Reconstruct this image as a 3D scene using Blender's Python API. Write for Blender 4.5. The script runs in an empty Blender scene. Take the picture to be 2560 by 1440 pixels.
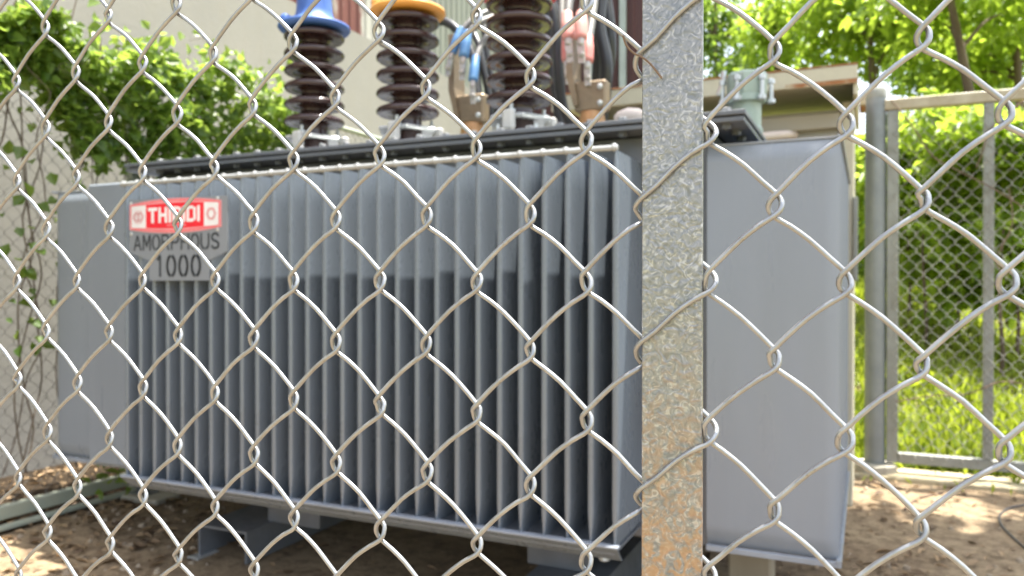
import bpy, math, random
import numpy as np
from mathutils import Vector, Matrix

random.seed(7)
RNG = np.random.default_rng(11)
scene = bpy.context.scene
C = scene.collection
PI = math.pi
YAW = math.radians(24.5)
FPX = 1950.0            # focal length in pixels of the 2560 px wide photograph
HOR = 707.0             # horizon row
CAMZ = 0.95
CT, ST = math.cos(YAW), math.sin(YAW)


def P(px, py, Y):
    """survey helper: where the sight line through a photo pixel meets the vertical plane at depth Y"""
    u = (px - 1280.0) / FPX
    X = (u * CT - ST) * Y / (CT + u * ST)
    z = -ST * X + CT * Y
    return Vector((X, Y, CAMZ + (HOR - py) / FPX * z))


# ------------------------------------------------------------------ materials
def new_mat(name):
    m = bpy.data.materials.new(name)
    m.use_nodes = True
    nt = m.node_tree
    b = nt.nodes['Principled BSDF']
    return m, nt, b


def N(nt, t, **kw):
    n = nt.nodes.new(t)
    for k, v in kw.items():
        if k in n.inputs:
            n.inputs[k].default_value = v
        else:
            setattr(n, k, v)
    return n


def mixcol(nt, fac, a, b, blend='MIX'):
    n = nt.nodes.new('ShaderNodeMix')
    n.data_type = 'RGBA'
    n.blend_type = blend
    for s, v in ((0, fac), (6, a), (7, b)):
        if hasattr(v, 'is_output'):
            nt.links.new(v, n.inputs[s])
        elif s == 0:
            n.inputs[0].default_value = v
        else:
            n.inputs[s].default_value = (*v, 1)
    return n.outputs[2]


def ramp(nt, src, stops):
    r = nt.nodes.new('ShaderNodeValToRGB')
    cr = r.color_ramp
    while len(cr.elements) < len(stops):
        cr.elements.new(0.5)
    for e, (p, c) in zip(cr.elements, stops):
        e.position = p
        e.color = (*c, 1) if not isinstance(c, (int, float)) else (c, c, c, 1)
    nt.links.new(src, r.inputs[0])
    return r.outputs[0]


def coords(nt, scale=(1, 1, 1), kind='Object'):
    tc = nt.nodes.new('ShaderNodeTexCoord')
    mp = nt.nodes.new('ShaderNodeMapping')
    mp.inputs['Scale'].default_value = scale
    nt.links.new(tc.outputs[kind], mp.inputs[0])
    return mp.outputs[0]


def noise(nt, vec, scale, detail=4, rough=0.55):
    n = N(nt, 'ShaderNodeTexNoise', Scale=scale, Detail=detail, Roughness=rough)
    nt.links.new(vec, n.inputs['Vector'])
    return n.outputs['Fac']


def bump(nt, b, src, strength=0.3, dist=0.01):
    bp = N(nt, 'ShaderNodeBump', Strength=strength, Distance=dist)
    nt.links.new(src, bp.inputs['Height'])
    nt.links.new(bp.outputs[0], b.inputs['Normal'])


def paint(name, col, col2=None, rough=0.4, scale=6, metal=0.0, spec=0.5, bmp=0.0, bscale=60, coat=0.0, vary=0.5, stretch=(1, 1, 1)):
    m, nt, b = new_mat(name)
    v = coords(nt, stretch)
    f = noise(nt, v, scale, 6, 0.6)
    fr = ramp(nt, f, [(0.35, 0.0), (0.7, 1.0)])
    c2 = col2 or tuple(c * 0.8 for c in col)
    nt.links.new(mixcol(nt, fr, col, c2), b.inputs['Base Color'])
    rr = ramp(nt, noise(nt, v, scale * 3, 5), [(0.3, max(0.02, rough - 0.08)), (0.7, min(1, rough + 0.1))])
    nt.links.new(rr, b.inputs['Roughness'])
    b.inputs['Metallic'].default_value = metal
    b.inputs['Specular IOR Level'].default_value = spec
    b.inputs['Coat Weight'].default_value = coat
    if bmp:
        bump(nt, b, noise(nt, v, bscale, 4), bmp, 0.004)
    return m


M = {}
M['paint'] = paint('grey_blue_paint', (0.200, 0.226, 0.262), (0.185, 0.207, 0.238), 0.34, 5, bmp=0.03, bscale=90)
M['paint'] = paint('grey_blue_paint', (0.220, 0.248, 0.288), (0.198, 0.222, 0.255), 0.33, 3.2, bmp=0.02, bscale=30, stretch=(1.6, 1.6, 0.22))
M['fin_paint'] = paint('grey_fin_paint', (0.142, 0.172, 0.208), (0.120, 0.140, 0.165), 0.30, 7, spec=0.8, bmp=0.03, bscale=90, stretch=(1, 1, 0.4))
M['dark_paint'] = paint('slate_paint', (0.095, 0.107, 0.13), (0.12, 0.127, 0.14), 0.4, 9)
M['bolt'] = paint('bolt_steel', (0.10, 0.11, 0.125), None, 0.45, 40)
M['bolt_head'] = paint('zinc_bolt_head', (0.24, 0.245, 0.25), None, 0.4, 40, metal=0.5)
M['gasket'] = paint('black_gasket', (0.012, 0.012, 0.013), None, 0.7)
M['bar'] = paint('pale_bar', (0.36, 0.38, 0.39), (0.28, 0.285, 0.28), 0.35, 25)
M['lowbar'] = paint('grey_angle_bar', (0.27, 0.30, 0.35), (0.22, 0.24, 0.27), 0.38, 12)
M['base'] = paint('base_steel', (0.14, 0.155, 0.175), (0.11, 0.12, 0.13), 0.5, 10)
M['porcelain'] = paint('brown_porcelain', (0.030, 0.014, 0.014), (0.048, 0.026, 0.024), 0.20, 12, coat=0.12, spec=0.5)
M['blue'] = paint('blue_silicone', (0.040, 0.105, 0.33), (0.06, 0.14, 0.40), 0.45, 8)
M['orange'] = paint('orange_silicone', (0.66, 0.29, 0.05), (0.70, 0.37, 0.10), 0.5, 8)
M['red'] = paint('red_silicone', (0.70, 0.05, 0.06), None, 0.35, 8)
M['pink'] = paint('faded_red_boot', (0.64, 0.34, 0.29), (0.60, 0.25, 0.22), 0.45, 12)
M['redboot'] = paint('red_boot', (0.56, 0.15, 0.14), (0.60, 0.28, 0.24), 0.45, 12)
M['blueboot'] = paint('blue_boot', (0.045, 0.14, 0.33), (0.10, 0.23, 0.40), 0.4, 12)
M['zinc'] = paint('zinc_clamp', (0.58, 0.60, 0.60), (0.45, 0.47, 0.47), 0.38, 25, metal=0.55)
M['whitecast'] = paint('pale_casting', (0.50, 0.49, 0.47), (0.40, 0.39, 0.37), 0.45, 20)
M['lug'] = paint('tinned_lug', (0.50, 0.48, 0.44), (0.36, 0.33, 0.30), 0.4, 25, metal=0.6)
M['bronze'] = paint('bronze_bar', (0.27, 0.205, 0.13), (0.19, 0.14, 0.09), 0.42, 14, metal=0.35, bmp=0.1)
M['copper'] = paint('copper_stud', (0.48, 0.27, 0.12), (0.36, 0.2, 0.09), 0.4, 20, metal=0.4)
M['rubber'] = paint('black_cable', (0.018, 0.02, 0.024), (0.03, 0.032, 0.035), 0.38, 14)
M['greycable'] = paint('grey_cable', (0.13, 0.13, 0.13), (0.18, 0.175, 0.16), 0.45, 14)
M['valve'] = paint('pale_green_paint', (0.34, 0.42, 0.37), (0.27, 0.34, 0.30), 0.45, 14)
M['post'] = paint('galvanised_pipe', (0.20, 0.22, 0.23), (0.26, 0.28, 0.28), 0.45, 8, metal=0.35, bmp=0.05)
M['frame'] = paint('galvanised_frame', (0.30, 0.31, 0.29), (0.22, 0.22, 0.19), 0.5, 10, metal=0.3, bmp=0.1)
M['cream_rail'] = paint('cream_rail', (0.52, 0.48, 0.36), (0.36, 0.30, 0.2), 0.55, 10)
M['green_rail'] = paint('grey_green_rail', (0.29, 0.33, 0.28), (0.36, 0.37, 0.29), 0.55, 10)
M['bgwire'] = paint('weathered_wire', (0.20, 0.20, 0.19), (0.12, 0.11, 0.10), 0.5, 12, metal=0.4)
M['gatewire'] = paint('gate_wire', (0.48, 0.48, 0.44), (0.22, 0.21, 0.19), 0.5, 12, metal=0.4)
M['bark'] = paint('bark', (0.085, 0.06, 0.042), (0.15, 0.11, 0.075), 0.85, 8, bmp=0.6, bscale=30, stretch=(1, 1, 0.3))
M['stem'] = paint('vine_stem', (0.085, 0.066, 0.05), (0.15, 0.12, 0.09), 0.85, 12)
M['twig'] = paint('dry_twig', (0.19, 0.13, 0.085), (0.12, 0.08, 0.055), 0.8, 30)
M['concrete'] = paint('pale_concrete', (0.42, 0.40, 0.34), (0.33, 0.30, 0.24), 0.85, 9, bmp=0.3, bscale=40)
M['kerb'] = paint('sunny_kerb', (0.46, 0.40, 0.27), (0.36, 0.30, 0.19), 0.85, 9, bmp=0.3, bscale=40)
M['wood'] = paint('weathered_block', (0.33, 0.29, 0.21), (0.24, 0.20, 0.14), 0.8, 5, bmp=0.3, bscale=20, stretch=(1, 1, 0.2))
M['plate'] = paint('nameplate_grey', (0.21, 0.23, 0.258), (0.19, 0.208, 0.232), 0.42, 9)
M['slot'] = paint('stencil_slot', (0.035, 0.042, 0.05), None, 0.6)  # dark inlay painting in the shaded hollows of the cut letters
M['logo_red'] = paint('logo_red', (0.78, 0.012, 0.03), None, 0.35)
M['logo_pink'] = paint('logo_pink', (0.80, 0.30, 0.32), None, 0.35)
M['logo_white'] = paint('logo_white', (0.80, 0.79, 0.80), None, 0.35)
M['kioskpanel'] = paint('kiosk_panel', (0.47, 0.44, 0.37), (0.42, 0.39, 0.32), 0.55, 4)
M['pinkpipe'] = paint('pale_pipe', (0.62, 0.53, 0.48), None, 0.4)
M['maroon_trim'] = paint('pale_trim', (0.40, 0.46, 0.47), None, 0.5)


def rusty_paint(name, col, amount=0.5, rust=(0.30, 0.10, 0.03), scale=5, stretch=(1, 1, 1), streak=None):
    m, nt, b = new_mat(name)
    v = coords(nt, stretch)
    f = ramp(nt, noise(nt, v, scale, 8, 0.65), [(amount, 0.0), (amount + 0.09, 1.0)])
    f2 = noise(nt, v, scale * 4, 5)
    c1 = mixcol(nt, f2, col, tuple(c * 0.8 for c in col))
    c2 = mixcol(nt, f2, rust, tuple(c * 0.55 for c in rust))
    nt.links.new(mixcol(nt, f, c1, c2), b.inputs['Base Color'])
    b.inputs['Roughness'].default_value = 0.6
    return m


M['kiosk'] = rusty_paint('cream_kiosk_paint', (0.60, 0.56, 0.42), 0.66, (0.42, 0.22, 0.09), 7)
M['rust_edge'] = rusty_paint('rusted_roof_edge', (0.50, 0.42, 0.28), 0.44, (0.42, 0.17, 0.05), 9)
M['maroon'] = paint('maroon_sheet', (0.060, 0.022, 0.024), (0.085, 0.035, 0.034), 0.5, 3, stretch=(1, 1, 0.2))
M['greensheet'] = paint('grey_green_sheet', (0.25, 0.27, 0.235), (0.20, 0.21, 0.18), 0.55, 3, stretch=(1, 1, 0.2))
M['rustsheet'] = rusty_paint('rusty_sheet', (0.44, 0.43, 0.39), 0.42, (0.20, 0.070, 0.055), 1.6, (1, 1, 0.5))


def wall_mat():
    m, nt, b = new_mat('beige_render')
    v = coords(nt, (1, 1, 1))
    vs = coords(nt, (1, 3, 0.25))
    a = ramp(nt, noise(nt, v, 0.9, 8, 0.6), [(0.3, 0.0), (0.7, 1.0)])
    c = mixcol(nt, a, (0.232, 0.227, 0.209), (0.29, 0.278, 0.244))
    s = ramp(nt, noise(nt, vs, 3.0, 6, 0.6), [(0.5, 0.0), (0.75, 0.45)])
    c = mixcol(nt, s, c, (0.26, 0.24, 0.20))
    g = ramp(nt, noise(nt, v, 12, 8, 0.7), [(0.35, 0.0), (0.8, 0.3)])
    c = mixcol(nt, g, c, (0.27, 0.25, 0.21))
    # lower wall greyed: shade painted into the colour, mixed with dirt stains
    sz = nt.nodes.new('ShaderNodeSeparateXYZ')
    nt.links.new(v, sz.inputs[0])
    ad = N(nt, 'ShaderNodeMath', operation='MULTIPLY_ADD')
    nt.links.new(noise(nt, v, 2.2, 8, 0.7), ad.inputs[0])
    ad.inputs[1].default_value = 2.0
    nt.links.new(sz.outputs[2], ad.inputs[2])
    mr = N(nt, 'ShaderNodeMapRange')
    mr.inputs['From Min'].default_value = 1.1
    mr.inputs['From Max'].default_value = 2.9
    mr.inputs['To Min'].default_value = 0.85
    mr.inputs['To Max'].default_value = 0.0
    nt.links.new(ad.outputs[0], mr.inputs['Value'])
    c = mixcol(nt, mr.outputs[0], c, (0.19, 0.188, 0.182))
    nt.links.new(c, b.inputs['Base Color'])
    b.inputs['Roughness'].default_value = 0.9
    bump(nt, b, noise(nt, v, 35, 8, 0.7), 0.25, 0.01)
    return m


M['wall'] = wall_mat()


def ground_mat():
    m, nt, b = new_mat('dirty_concrete')
    v = coords(nt)
    n1 = ramp(nt, noise(nt, v, 1.3, 8, 0.62), [(0.32, 0.0), (0.68, 1.0)])
    c = mixcol(nt, n1, (0.37, 0.285, 0.18), (0.225, 0.16, 0.10))
    n2 = ramp(nt, noise(nt, v, 16, 8, 0.75), [(0.42, 0.0), (0.66, 1.0)])
    c = mixcol(nt, n2, c, (0.125, 0.085, 0.053))
    n3 = ramp(nt, noise(nt, v, 55, 4, 0.7), [(0.58, 0.0), (0.70, 0.8)])
    c = mixcol(nt, n3, c, (0.36, 0.28, 0.18))
    nt.links.new(c, b.inputs['Base Color'])
    b.inputs['Roughness'].default_value = 0.92
    b.inputs['Specular IOR Level'].default_value = 0.25
    bump(nt, b, noise(nt, v, 40, 8, 0.75), 0.6, 0.02)
    return m


M['ground'] = ground_mat()


def soil_mat():
    m, nt, b = new_mat('grassy_soil')
    v = coords(nt)
    n1 = ramp(nt, noise(nt, v, 2.0, 8, 0.65), [(0.35, 0.0), (0.65, 1.0)])
    nt.links.new(mixcol(nt, n1, (0.14, 0.20, 0.025), (0.22, 0.18, 0.07)), b.inputs['Base Color'])
    b.inputs['Roughness'].default_value = 0.95
    bump(nt, b, noise(nt, v, 20, 8, 0.75), 0.6, 0.03)
    return m


M['soil'] = soil_mat()


def leaf_mat(name, dark, light, trans, tfac=0.42, rough=0.38):
    m, nt, b = new_mat(name)
    at = N(nt, 'ShaderNodeAttribute', attribute_name='tint')
    c = mixcol(nt, at.outputs['Fac'], dark, light)
    nt.links.new(c, b.inputs['Base Color'])
    b.inputs['Roughness'].default_value = rough
    tr = nt.nodes.new('ShaderNodeBsdfTranslucent')
    ct = mixcol(nt, at.outputs['Fac'], tuple(x * 0.55 for x in trans), trans)
    nt.links.new(ct, tr.inputs['Color'])
    mx = nt.nodes.new('ShaderNodeMixShader')
    mx.inputs[0].default_value = tfac
    out = nt.nodes['Material Output']
    nt.links.new(b.outputs[0], mx.inputs[1])
    nt.links.new(tr.outputs[0], mx.inputs[2])
    nt.links.new(mx.outputs[0], out.inputs['Surface'])
    return m


M['ivy_leaf'] = leaf_mat('ivy_leaf', (0.045, 0.10, 0.014), (0.175, 0.265, 0.045), (0.48, 0.66, 0.10), 0.5, 0.36)
M['tree_leaf'] = leaf_mat('tree_leaf', (0.09, 0.17, 0.014), (0.26, 0.38, 0.03), (0.52, 0.70, 0.07), 0.58)
M['dark_leaf'] = leaf_mat('dark_leaf', (0.05, 0.11, 0.022), (0.16, 0.25, 0.045), (0.42, 0.6, 0.08), 0.5)
M['shrub_leaf'] = leaf_mat('shrub_leaf', (0.09, 0.16, 0.016), (0.23, 0.33, 0.035), (0.60, 0.78, 0.09), 0.62)
M['grass'] = leaf_mat('grass_blade', (0.17, 0.25, 0.03), (0.40, 0.46, 0.09), (0.66, 0.78, 0.06), 0.45, 0.5)
M['litter'] = leaf_mat('dead_leaf', (0.085, 0.05, 0.028), (0.42, 0.29, 0.16), (0.2, 0.12, 0.05), 0.15, 0.7)


def spangle_mat():
    m, nt, b = new_mat('spangled_zinc')
    v = coords(nt, (1, 1, 1))
    n1 = N(nt, 'ShaderNodeTexNoise', Scale=150.0, Detail=1.0, Roughness=0.5, Distortion=1.4)
    nt.links.new(v, n1.inputs['Vector'])
    n2 = N(nt, 'ShaderNodeTexNoise', Scale=210.0, Detail=1.2, Roughness=0.5, Distortion=2.2)
    nt.links.new(v, n2.inputs['Vector'])
    c = ramp(nt, n2.outputs['Fac'], [(0.32, (0.18, 0.192, 0.202)), (0.48, (0.245, 0.252, 0.257)), (0.58, (0.275, 0.278, 0.278)), (0.68, (0.40, 0.40, 0.392))])
    # rust-coloured tint painting the sunlit ground's reflection into the lower post
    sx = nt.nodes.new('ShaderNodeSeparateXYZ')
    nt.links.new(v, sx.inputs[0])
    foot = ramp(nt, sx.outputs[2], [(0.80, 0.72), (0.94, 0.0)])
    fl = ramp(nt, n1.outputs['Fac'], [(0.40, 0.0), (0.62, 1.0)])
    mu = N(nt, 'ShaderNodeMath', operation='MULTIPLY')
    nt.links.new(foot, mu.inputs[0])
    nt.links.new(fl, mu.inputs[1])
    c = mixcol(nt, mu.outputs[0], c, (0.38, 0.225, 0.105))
    nt.links.new(c, b.inputs['Base Color'])
    b.inputs['Roughness'].default_value = 0.33
    b.inputs['Metallic'].default_value = 0.38
    bp = N(nt, 'ShaderNodeBump', Strength=0.24, Distance=0.0034)
    nt.links.new(n1.outputs['Fac'], bp.inputs['Height'])
    nt.links.new(bp.outputs[0], b.inputs['Normal'])
    return m


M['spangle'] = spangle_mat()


def wire_mat():
    m, nt, b = new_mat('galvanised_wire')
    v = coords(nt)
    f = ramp(nt, noise(nt, v, 60, 6, 0.7), [(0.35, 0.0), (0.75, 1.0)])
    c = mixcol(nt, f, (0.37, 0.385, 0.40), (0.25, 0.252, 0.25))
    f2 = ramp(nt, noise(nt, v, 220, 5, 0.7), [(0.60, 0.0), (0.74, 0.6)])
    c = mixcol(nt, f2, c, (0.17, 0.14, 0.11))
    nt.links.new(c, b.inputs['Base Color'])
    b.inputs['Metallic'].default_value = 0.7
    b.inputs['Roughness'].default_value = 0.36
    bump(nt, b, noise(nt, v, 500, 4, 0.6), 0.25, 0.0006)
    return m


M['wire'] = wire_mat()


# ------------------------------------------------------------------ mesh builder
class MB:
    def __init__(self):
        self.v, self.f, self.m = [], [], []

    def quad(self, *idx, mi=0):
        self.f.append(idx)
        self.m.append(mi)

    def box(self, x0, x1, y0, y1, z0, z1, mi=0, bev=0.0):
        b = bev
        if b <= 0:
            n = len(self.v)
            self.v += [(x, y, z) for z in (z0, z1) for y in (y0, y1) for x in (x0, x1)]
            for f in ((0, 2, 3, 1), (4, 5, 7, 6), (0, 1, 5, 4), (2, 6, 7, 3), (0, 4, 6, 2), (1, 3, 7, 5)):
                self.quad(*[n + i for i in f], mi=mi)
            return self
        n = len(self.v)  # chamfered box: 24 verts
        sx, sy, sz = (x0, x1), (y0, y1), (z0, z1)
        sg = (1, -1)
        idx = {}
        for i in (0, 1):
            for j in (0, 1):
                for k in (0, 1):
                    for ax in range(3):
                        d = [b * sg[i], b * sg[j], b * sg[k]]
                        d[ax] = 0
                        idx[(i, j, k, ax)] = len(self.v)
                        self.v.append((sx[i] + d[0], sy[j] + d[1], sz[k] + d[2]))
        def q(a):
            self.quad(*[idx[t] for t in a], mi=mi)
        q([(0, 0, 0, 0), (0, 0, 1, 0), (0, 1, 1, 0), (0, 1, 0, 0)])
        q([(1, 0, 0, 0), (1, 1, 0, 0), (1, 1, 1, 0), (1, 0, 1, 0)])
        q([(0, 0, 0, 1), (1, 0, 0, 1), (1, 0, 1, 1), (0, 0, 1, 1)])
        q([(0, 1, 0, 1), (0, 1, 1, 1), (1, 1, 1, 1), (1, 1, 0, 1)])
        q([(0, 0, 0, 2), (0, 1, 0, 2), (1, 1, 0, 2), (1, 0, 0, 2)])
        q([(0, 0, 1, 2), (1, 0, 1, 2), (1, 1, 1, 2), (0, 1, 1, 2)])
        for i in (0, 1):
            for j in (0, 1):
                q([(i, j, 0, 0), (i, j, 1, 0), (i, j, 1, 1), (i, j, 0, 1)] if (i + j) % 2 else [(i, j, 0, 1), (i, j, 1, 1), (i, j, 1, 0), (i, j, 0, 0)])
        for i in (0, 1):
            for k in (0, 1):
                q([(i, 0, k, 2), (i, 1, k, 2), (i, 1, k, 0), (i, 0, k, 0)] if (i + k) % 2 else [(i, 0, k, 0), (i, 1, k, 0), (i, 1, k, 2), (i, 0, k, 2)])
        for j in (0, 1):
            for k in (0, 1):
                q([(0, j, k, 1), (1, j, k, 1), (1, j, k, 2), (0, j, k, 2)] if (j + k) % 2 else [(0, j, k, 2), (1, j, k, 2), (1, j, k, 1), (0, j, k, 1)])
        for i in (0, 1):
            for j in (0, 1):
                for k in (0, 1):
                    t = [(i, j, k, 0), (i, j, k, 1), (i, j, k, 2)]
                    if (i + j + k) % 2 == 0:
                        t = t[::-1]
                    q(t)
        return self

    def tube(self, pts, r, sides=8, mi=0, cap=True):
        pts = [Vector(p) for p in pts]
        n = len(pts)
        rs = r if isinstance(r, (list, tuple)) else [r] * n
        base = len(self.v)
        up = Vector((0, 0, 1))
        t0 = (pts[1] - pts[0]).normalized()
        if abs(t0.dot(up)) > 0.9:
            up = Vector((1, 0, 0))
        nrm = (up - t0 * up.dot(t0)).normalized()
        for i in range(n):
            t = (pts[min(i + 1, n - 1)] - pts[max(i - 1, 0)])
            t = t.normalized() if t.length > 1e-9 else t0
            nrm = nrm - t * nrm.dot(t)
            nrm = nrm.normalized() if nrm.length > 1e-6 else t.orthogonal().normalized()
            bi = t.cross(nrm)
            for k in range(sides):
                a = 2 * PI * k / sides
                self.v.append(tuple(pts[i] + (nrm * math.cos(a) + bi * math.sin(a)) * rs[i]))
        for i in range(n - 1):
            for k in range(sides):
                k2 = (k + 1) % sides
                a = base + i * sides
                self.quad(a + k, a + k2, a + sides + k2, a + sides + k, mi=mi)
        if cap:
            self.quad(*[base + k for k in range(sides)][::-1], mi=mi)
            self.quad(*[base + (n - 1) * sides + k for k in range(sides)], mi=mi)
        return self

    def lathe(self, c, prof, seg=32, mi=0, axis='Z'):
        base = len(self.v)
        for (r, z) in prof:
            for k in range(seg):
                a = 2 * PI * k / seg
                if axis == 'Z':
                    p = (c[0] + r * math.cos(a), c[1] + r * math.sin(a), c[2] + z)
                elif axis == 'Y':
                    p = (c[0] + r * math.cos(a), c[1] + z, c[2] - r * math.sin(a))
                else:
                    p = (c[0] + z, c[1] + r * math.cos(a), c[2] + r * math.sin(a))
                self.v.append(p)
        for i in range(len(prof) - 1):
            for k in range(seg):
                k2 = (k + 1) % seg
                a, b = base + i * seg, base + (i + 1) * seg
                self.quad(a + k, a + k2, b + k2, b + k, mi=mi)
        self.quad(*[base + k for k in range(seg)][::-1], mi=mi)
        self.quad(*[base + (len(prof) - 1) * seg + k for k in range(seg)], mi=mi)
        return self

    def prism(self, poly, y0, y1, mi=0):
        """polygon in X,Z (counter-clockwise seen from -Y) extruded from y0 (front) to y1"""
        n = len(poly)
        b = len(self.v)
        self.v += [(x, y0, z) for x, z in poly] + [(x, y1, z) for x, z in poly]
        self.quad(*[b + i for i in range(n)], mi=mi)
        self.quad(*[b + n + i for i in range(n)][::-1], mi=mi)
        for i in range(n):
            j = (i + 1) % n
            self.quad(b + j, b + i, b + n + i, b + n + j, mi=mi)
        return self

    def ribbon(self, pts, w, y0, y1, mi=0):
        """flat stroke in X,Z of width w"""
        for (a, b) in zip(pts[:-1], pts[1:]):
            d = Vector((b[0] - a[0], b[1] - a[1]))
            if d.length < 1e-6:
                continue
            d.normalize()
            n = Vector((-d.y, d.x)) * w / 2
            e = d * w * 0.25
            A, B = Vector(a) - e, Vector(b) + e
            self.prism([tuple(A - n), tuple(B - n), tuple(B + n), tuple(A + n)], y0, y1, mi)
        return self

    def build(self, name, mats, parent=None, smooth=False, origin=None, sharp=35):
        if not isinstance(mats, (list, tuple)):
            mats = [mats]
        o = origin
        if o is None and parent is not None:
            o = parent.get('_o') if '_o' in parent else None
        v = np.array(self.v, dtype=float)
        if o is not None:
            v = v - np.array(list(o))
        me = bpy.data.meshes.new(name)
        me.from_pydata(v.tolist(), [], self.f)
        for m in mats:
            me.materials.append(m)
        if len(mats) > 1:
            me.polygons.foreach_set('material_index', self.m)
        if smooth:
            me.polygons.foreach_set('use_smooth', [True] * len(me.polygons))
            me.set_sharp_from_angle(angle=math.radians(sharp))
        me.update()
        ob = bpy.data.objects.new(name, me)
        C.objects.link(ob)
        if parent is not None:
            ob.parent = parent
        return ob


def tag(o, label=None, cat=None, group=None, kind=None):
    if label:
        o['label'] = label
    if cat:
        o['category'] = cat
    if group:
        o['group'] = group
    if kind:
        o['kind'] = kind
    return o


ORIG = {}


def thing(name, label, cat, loc=(0, 0, 0), group=None, rz=0.0):
    o = bpy.data.objects.new(name, None)
    C.objects.link(o)
    o.location = loc
    o.rotation_euler = (0, 0, rz)
    o.empty_display_size = 0.1
    ORIG[o.name] = loc
    return tag(o, label, cat, group)


def part(mb, name, mats, root, smooth=False, sub_of=None, sharp=35):
    """part of root (world-coordinate mesh); sub_of: the part it belongs to"""
    return mb.build(name, mats, sub_of or root, smooth, ORIG[root.name], sharp)


def smooth_path(pts, n=8):
    pts = [Vector(p) for p in pts]
    out = []
    for i in range(len(pts) - 1):
        p0, p1, p2, p3 = pts[max(i - 1, 0)], pts[i], pts[i + 1], pts[min(i + 2, len(pts) - 1)]
        for k in range(n):
            t = k / n
            out.append(0.5 * ((2 * p1) + (p2 - p0) * t + (2 * p0 - 5 * p1 + 4 * p2 - p3) * t * t + (3 * p1 - p0 - 3 * p2 + p3) * t ** 3))
    out.append(pts[-1])
    return out


# ------------------------------------------------------------------ leaves
def leaf_mesh(name, mat, pos, dirs, nrm, size, width, tint, parent=None, origin=(0, 0, 0), fold=0.25):
    """many small folded leaves: pos Nx3 base points, dirs along the leaf, nrm leaf normals"""
    n = len(pos)
    d = dirs / np.linalg.norm(dirs, axis=1, keepdims=True)
    s = np.cross(nrm, d)
    s /= np.linalg.norm(s, axis=1, keepdims=True) + 1e-9
    u = np.cross(d, s)
    L = size[:, None]
    W = width[:, None]
    base = pos
    tip = pos + d * L - u * L * 0.12
    mid = pos + d * L * 0.45
    left = mid + s * W + u * W * fold * 2
    right = mid - s * W + u * W * fold * 2
    ml = pos + d * L * 0.75 + s * W * 0.62 + u * W * fold
    mr = pos + d * L * 0.75 - s * W * 0.62 + u * W * fold
    v = np.stack([base, left, ml, tip, mr, right], axis=1).reshape(-1, 3) - np.array(origin)
    i0 = np.arange(n) * 6
    f = np.stack([np.stack([i0, i0 + 3, i0 + 2, i0 + 1], 1), np.stack([i0, i0 + 5, i0 + 4, i0 + 3], 1)], 1).reshape(-1, 4)
    me = bpy.data.meshes.new(name)
    me.vertices.add(len(v))
    me.vertices.foreach_set('co', v.ravel())
    me.loops.add(f.size)
    me.loops.foreach_set('vertex_index', f.ravel().astype(np.int32))
    me.polygons.add(len(f))
    me.polygons.foreach_set('loop_start', (np.arange(len(f)) * 4).astype(np.int32))
    me.update(calc_edges=True)
    a = me.attributes.new('tint', 'FLOAT', 'FACE')
    a.data.foreach_set('value', np.repeat(np.clip(tint, 0, 1), 2).astype(np.float32))
    me.materials.append(mat)
    o = bpy.data.objects.new(name, me)
    C.objects.link(o)
    if parent is not None:
        o.parent = parent
    return o


def rand_dirs(n, up=0.0):
    d = RNG.normal(size=(n, 3))
    d[:, 2] += up
    return d / np.linalg.norm(d, axis=1, keepdims=True)


def clump_leaves(centers, radii, n, size, squash=0.75, hollow=0.45):
    w = np.array(radii) ** 2
    w = w / w.sum()
    idx = RNG.choice(len(centers), n, p=w)
    c = np.array(centers)[idx]
    r = np.array(radii)[idx]
    d = rand_dirs(n)
    rad = r * (hollow + (1 - hollow) * RNG.random(n) ** 0.7) * (0.8 + 0.35 * RNG.random(n))
    pos = c + d * rad[:, None] * np.array([1, 1, squash])
    dirs = d * 0.6 + RNG.normal(size=(n, 3)) * 0.6
    dirs[:, 2] -= 0.35
    nrm = RNG.normal(size=(n, 3)) * 0.6
    nrm[:, 2] += 1.0
    s = size * (0.45 + 1.15 * RNG.random(n) ** 1.4)
    tint = RNG.random(n) * 0.75 + 0.25 * RNG.random(len(centers))[idx]
    return pos, dirs, nrm, s, s * 0.26, tint


def tree(name, label, cat, base, height, trunk_r, clumps, n, size, mat, group=None, lean=(0, 0), bark=None, stems=1):
    root = thing(name, label, cat, base, group)
    b = Vector(base)
    for s in range(stems):
        mb = MB()
        off = Vector((0, 0, 0)) if s == 0 else Vector((random.uniform(-.4, .4), random.uniform(-.3, .3), 0))
        top = b + off + Vector((lean[0], lean[1], height))
        pts = []
        for i in range(9):
            t = i / 8
            pts.append(b + off + (top - b - off) * t + Vector((math.sin(t * 5 + s) * 0.05 * height * 0.3, math.cos(t * 4 + s) * 0.04 * height * 0.3 - 0.012 * height, 0)) * (t > 0))
        mb.tube(pts, [trunk_r * (1 - 0.6 * i / 8) for i in range(9)], 8)
        for ci, (c, r) in enumerate(clumps):
            if ci % stems != s:
                continue
            c = Vector(c)
            st = min(pts[3:], key=lambda p: (p - c).length + 1.2 * max(0, p.z - c.z + 0.2))
            mid = st.lerp(c, 0.5) + Vector((0, 0, 0.12 * r))
            mb.tube(smooth_path([st, mid, c], 4), [trunk_r * 0.38 * (1 - 0.75 * k / 8) for k in range(9)], 5)
        part(mb, 'trunk', bark or M['bark'], root, True)
    sub_c, sub_r = [], []
    for c, r in clumps:
        for _ in range(7):
            d = rand_dirs(1)[0] * r * 0.75 * random.random() ** 0.5
            sub_c.append(tuple(np.array(c) + d * np.array([1, 1, .8])))
            sub_r.append(r * random.uniform(0.28, 0.5))
    pos, dirs, nrm, s, w, tint = clump_leaves(sub_c, sub_r, n, size)
    leaf_mesh('crown', mat, pos, dirs, nrm, s, w, tint, root, base)
    return root


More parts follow.
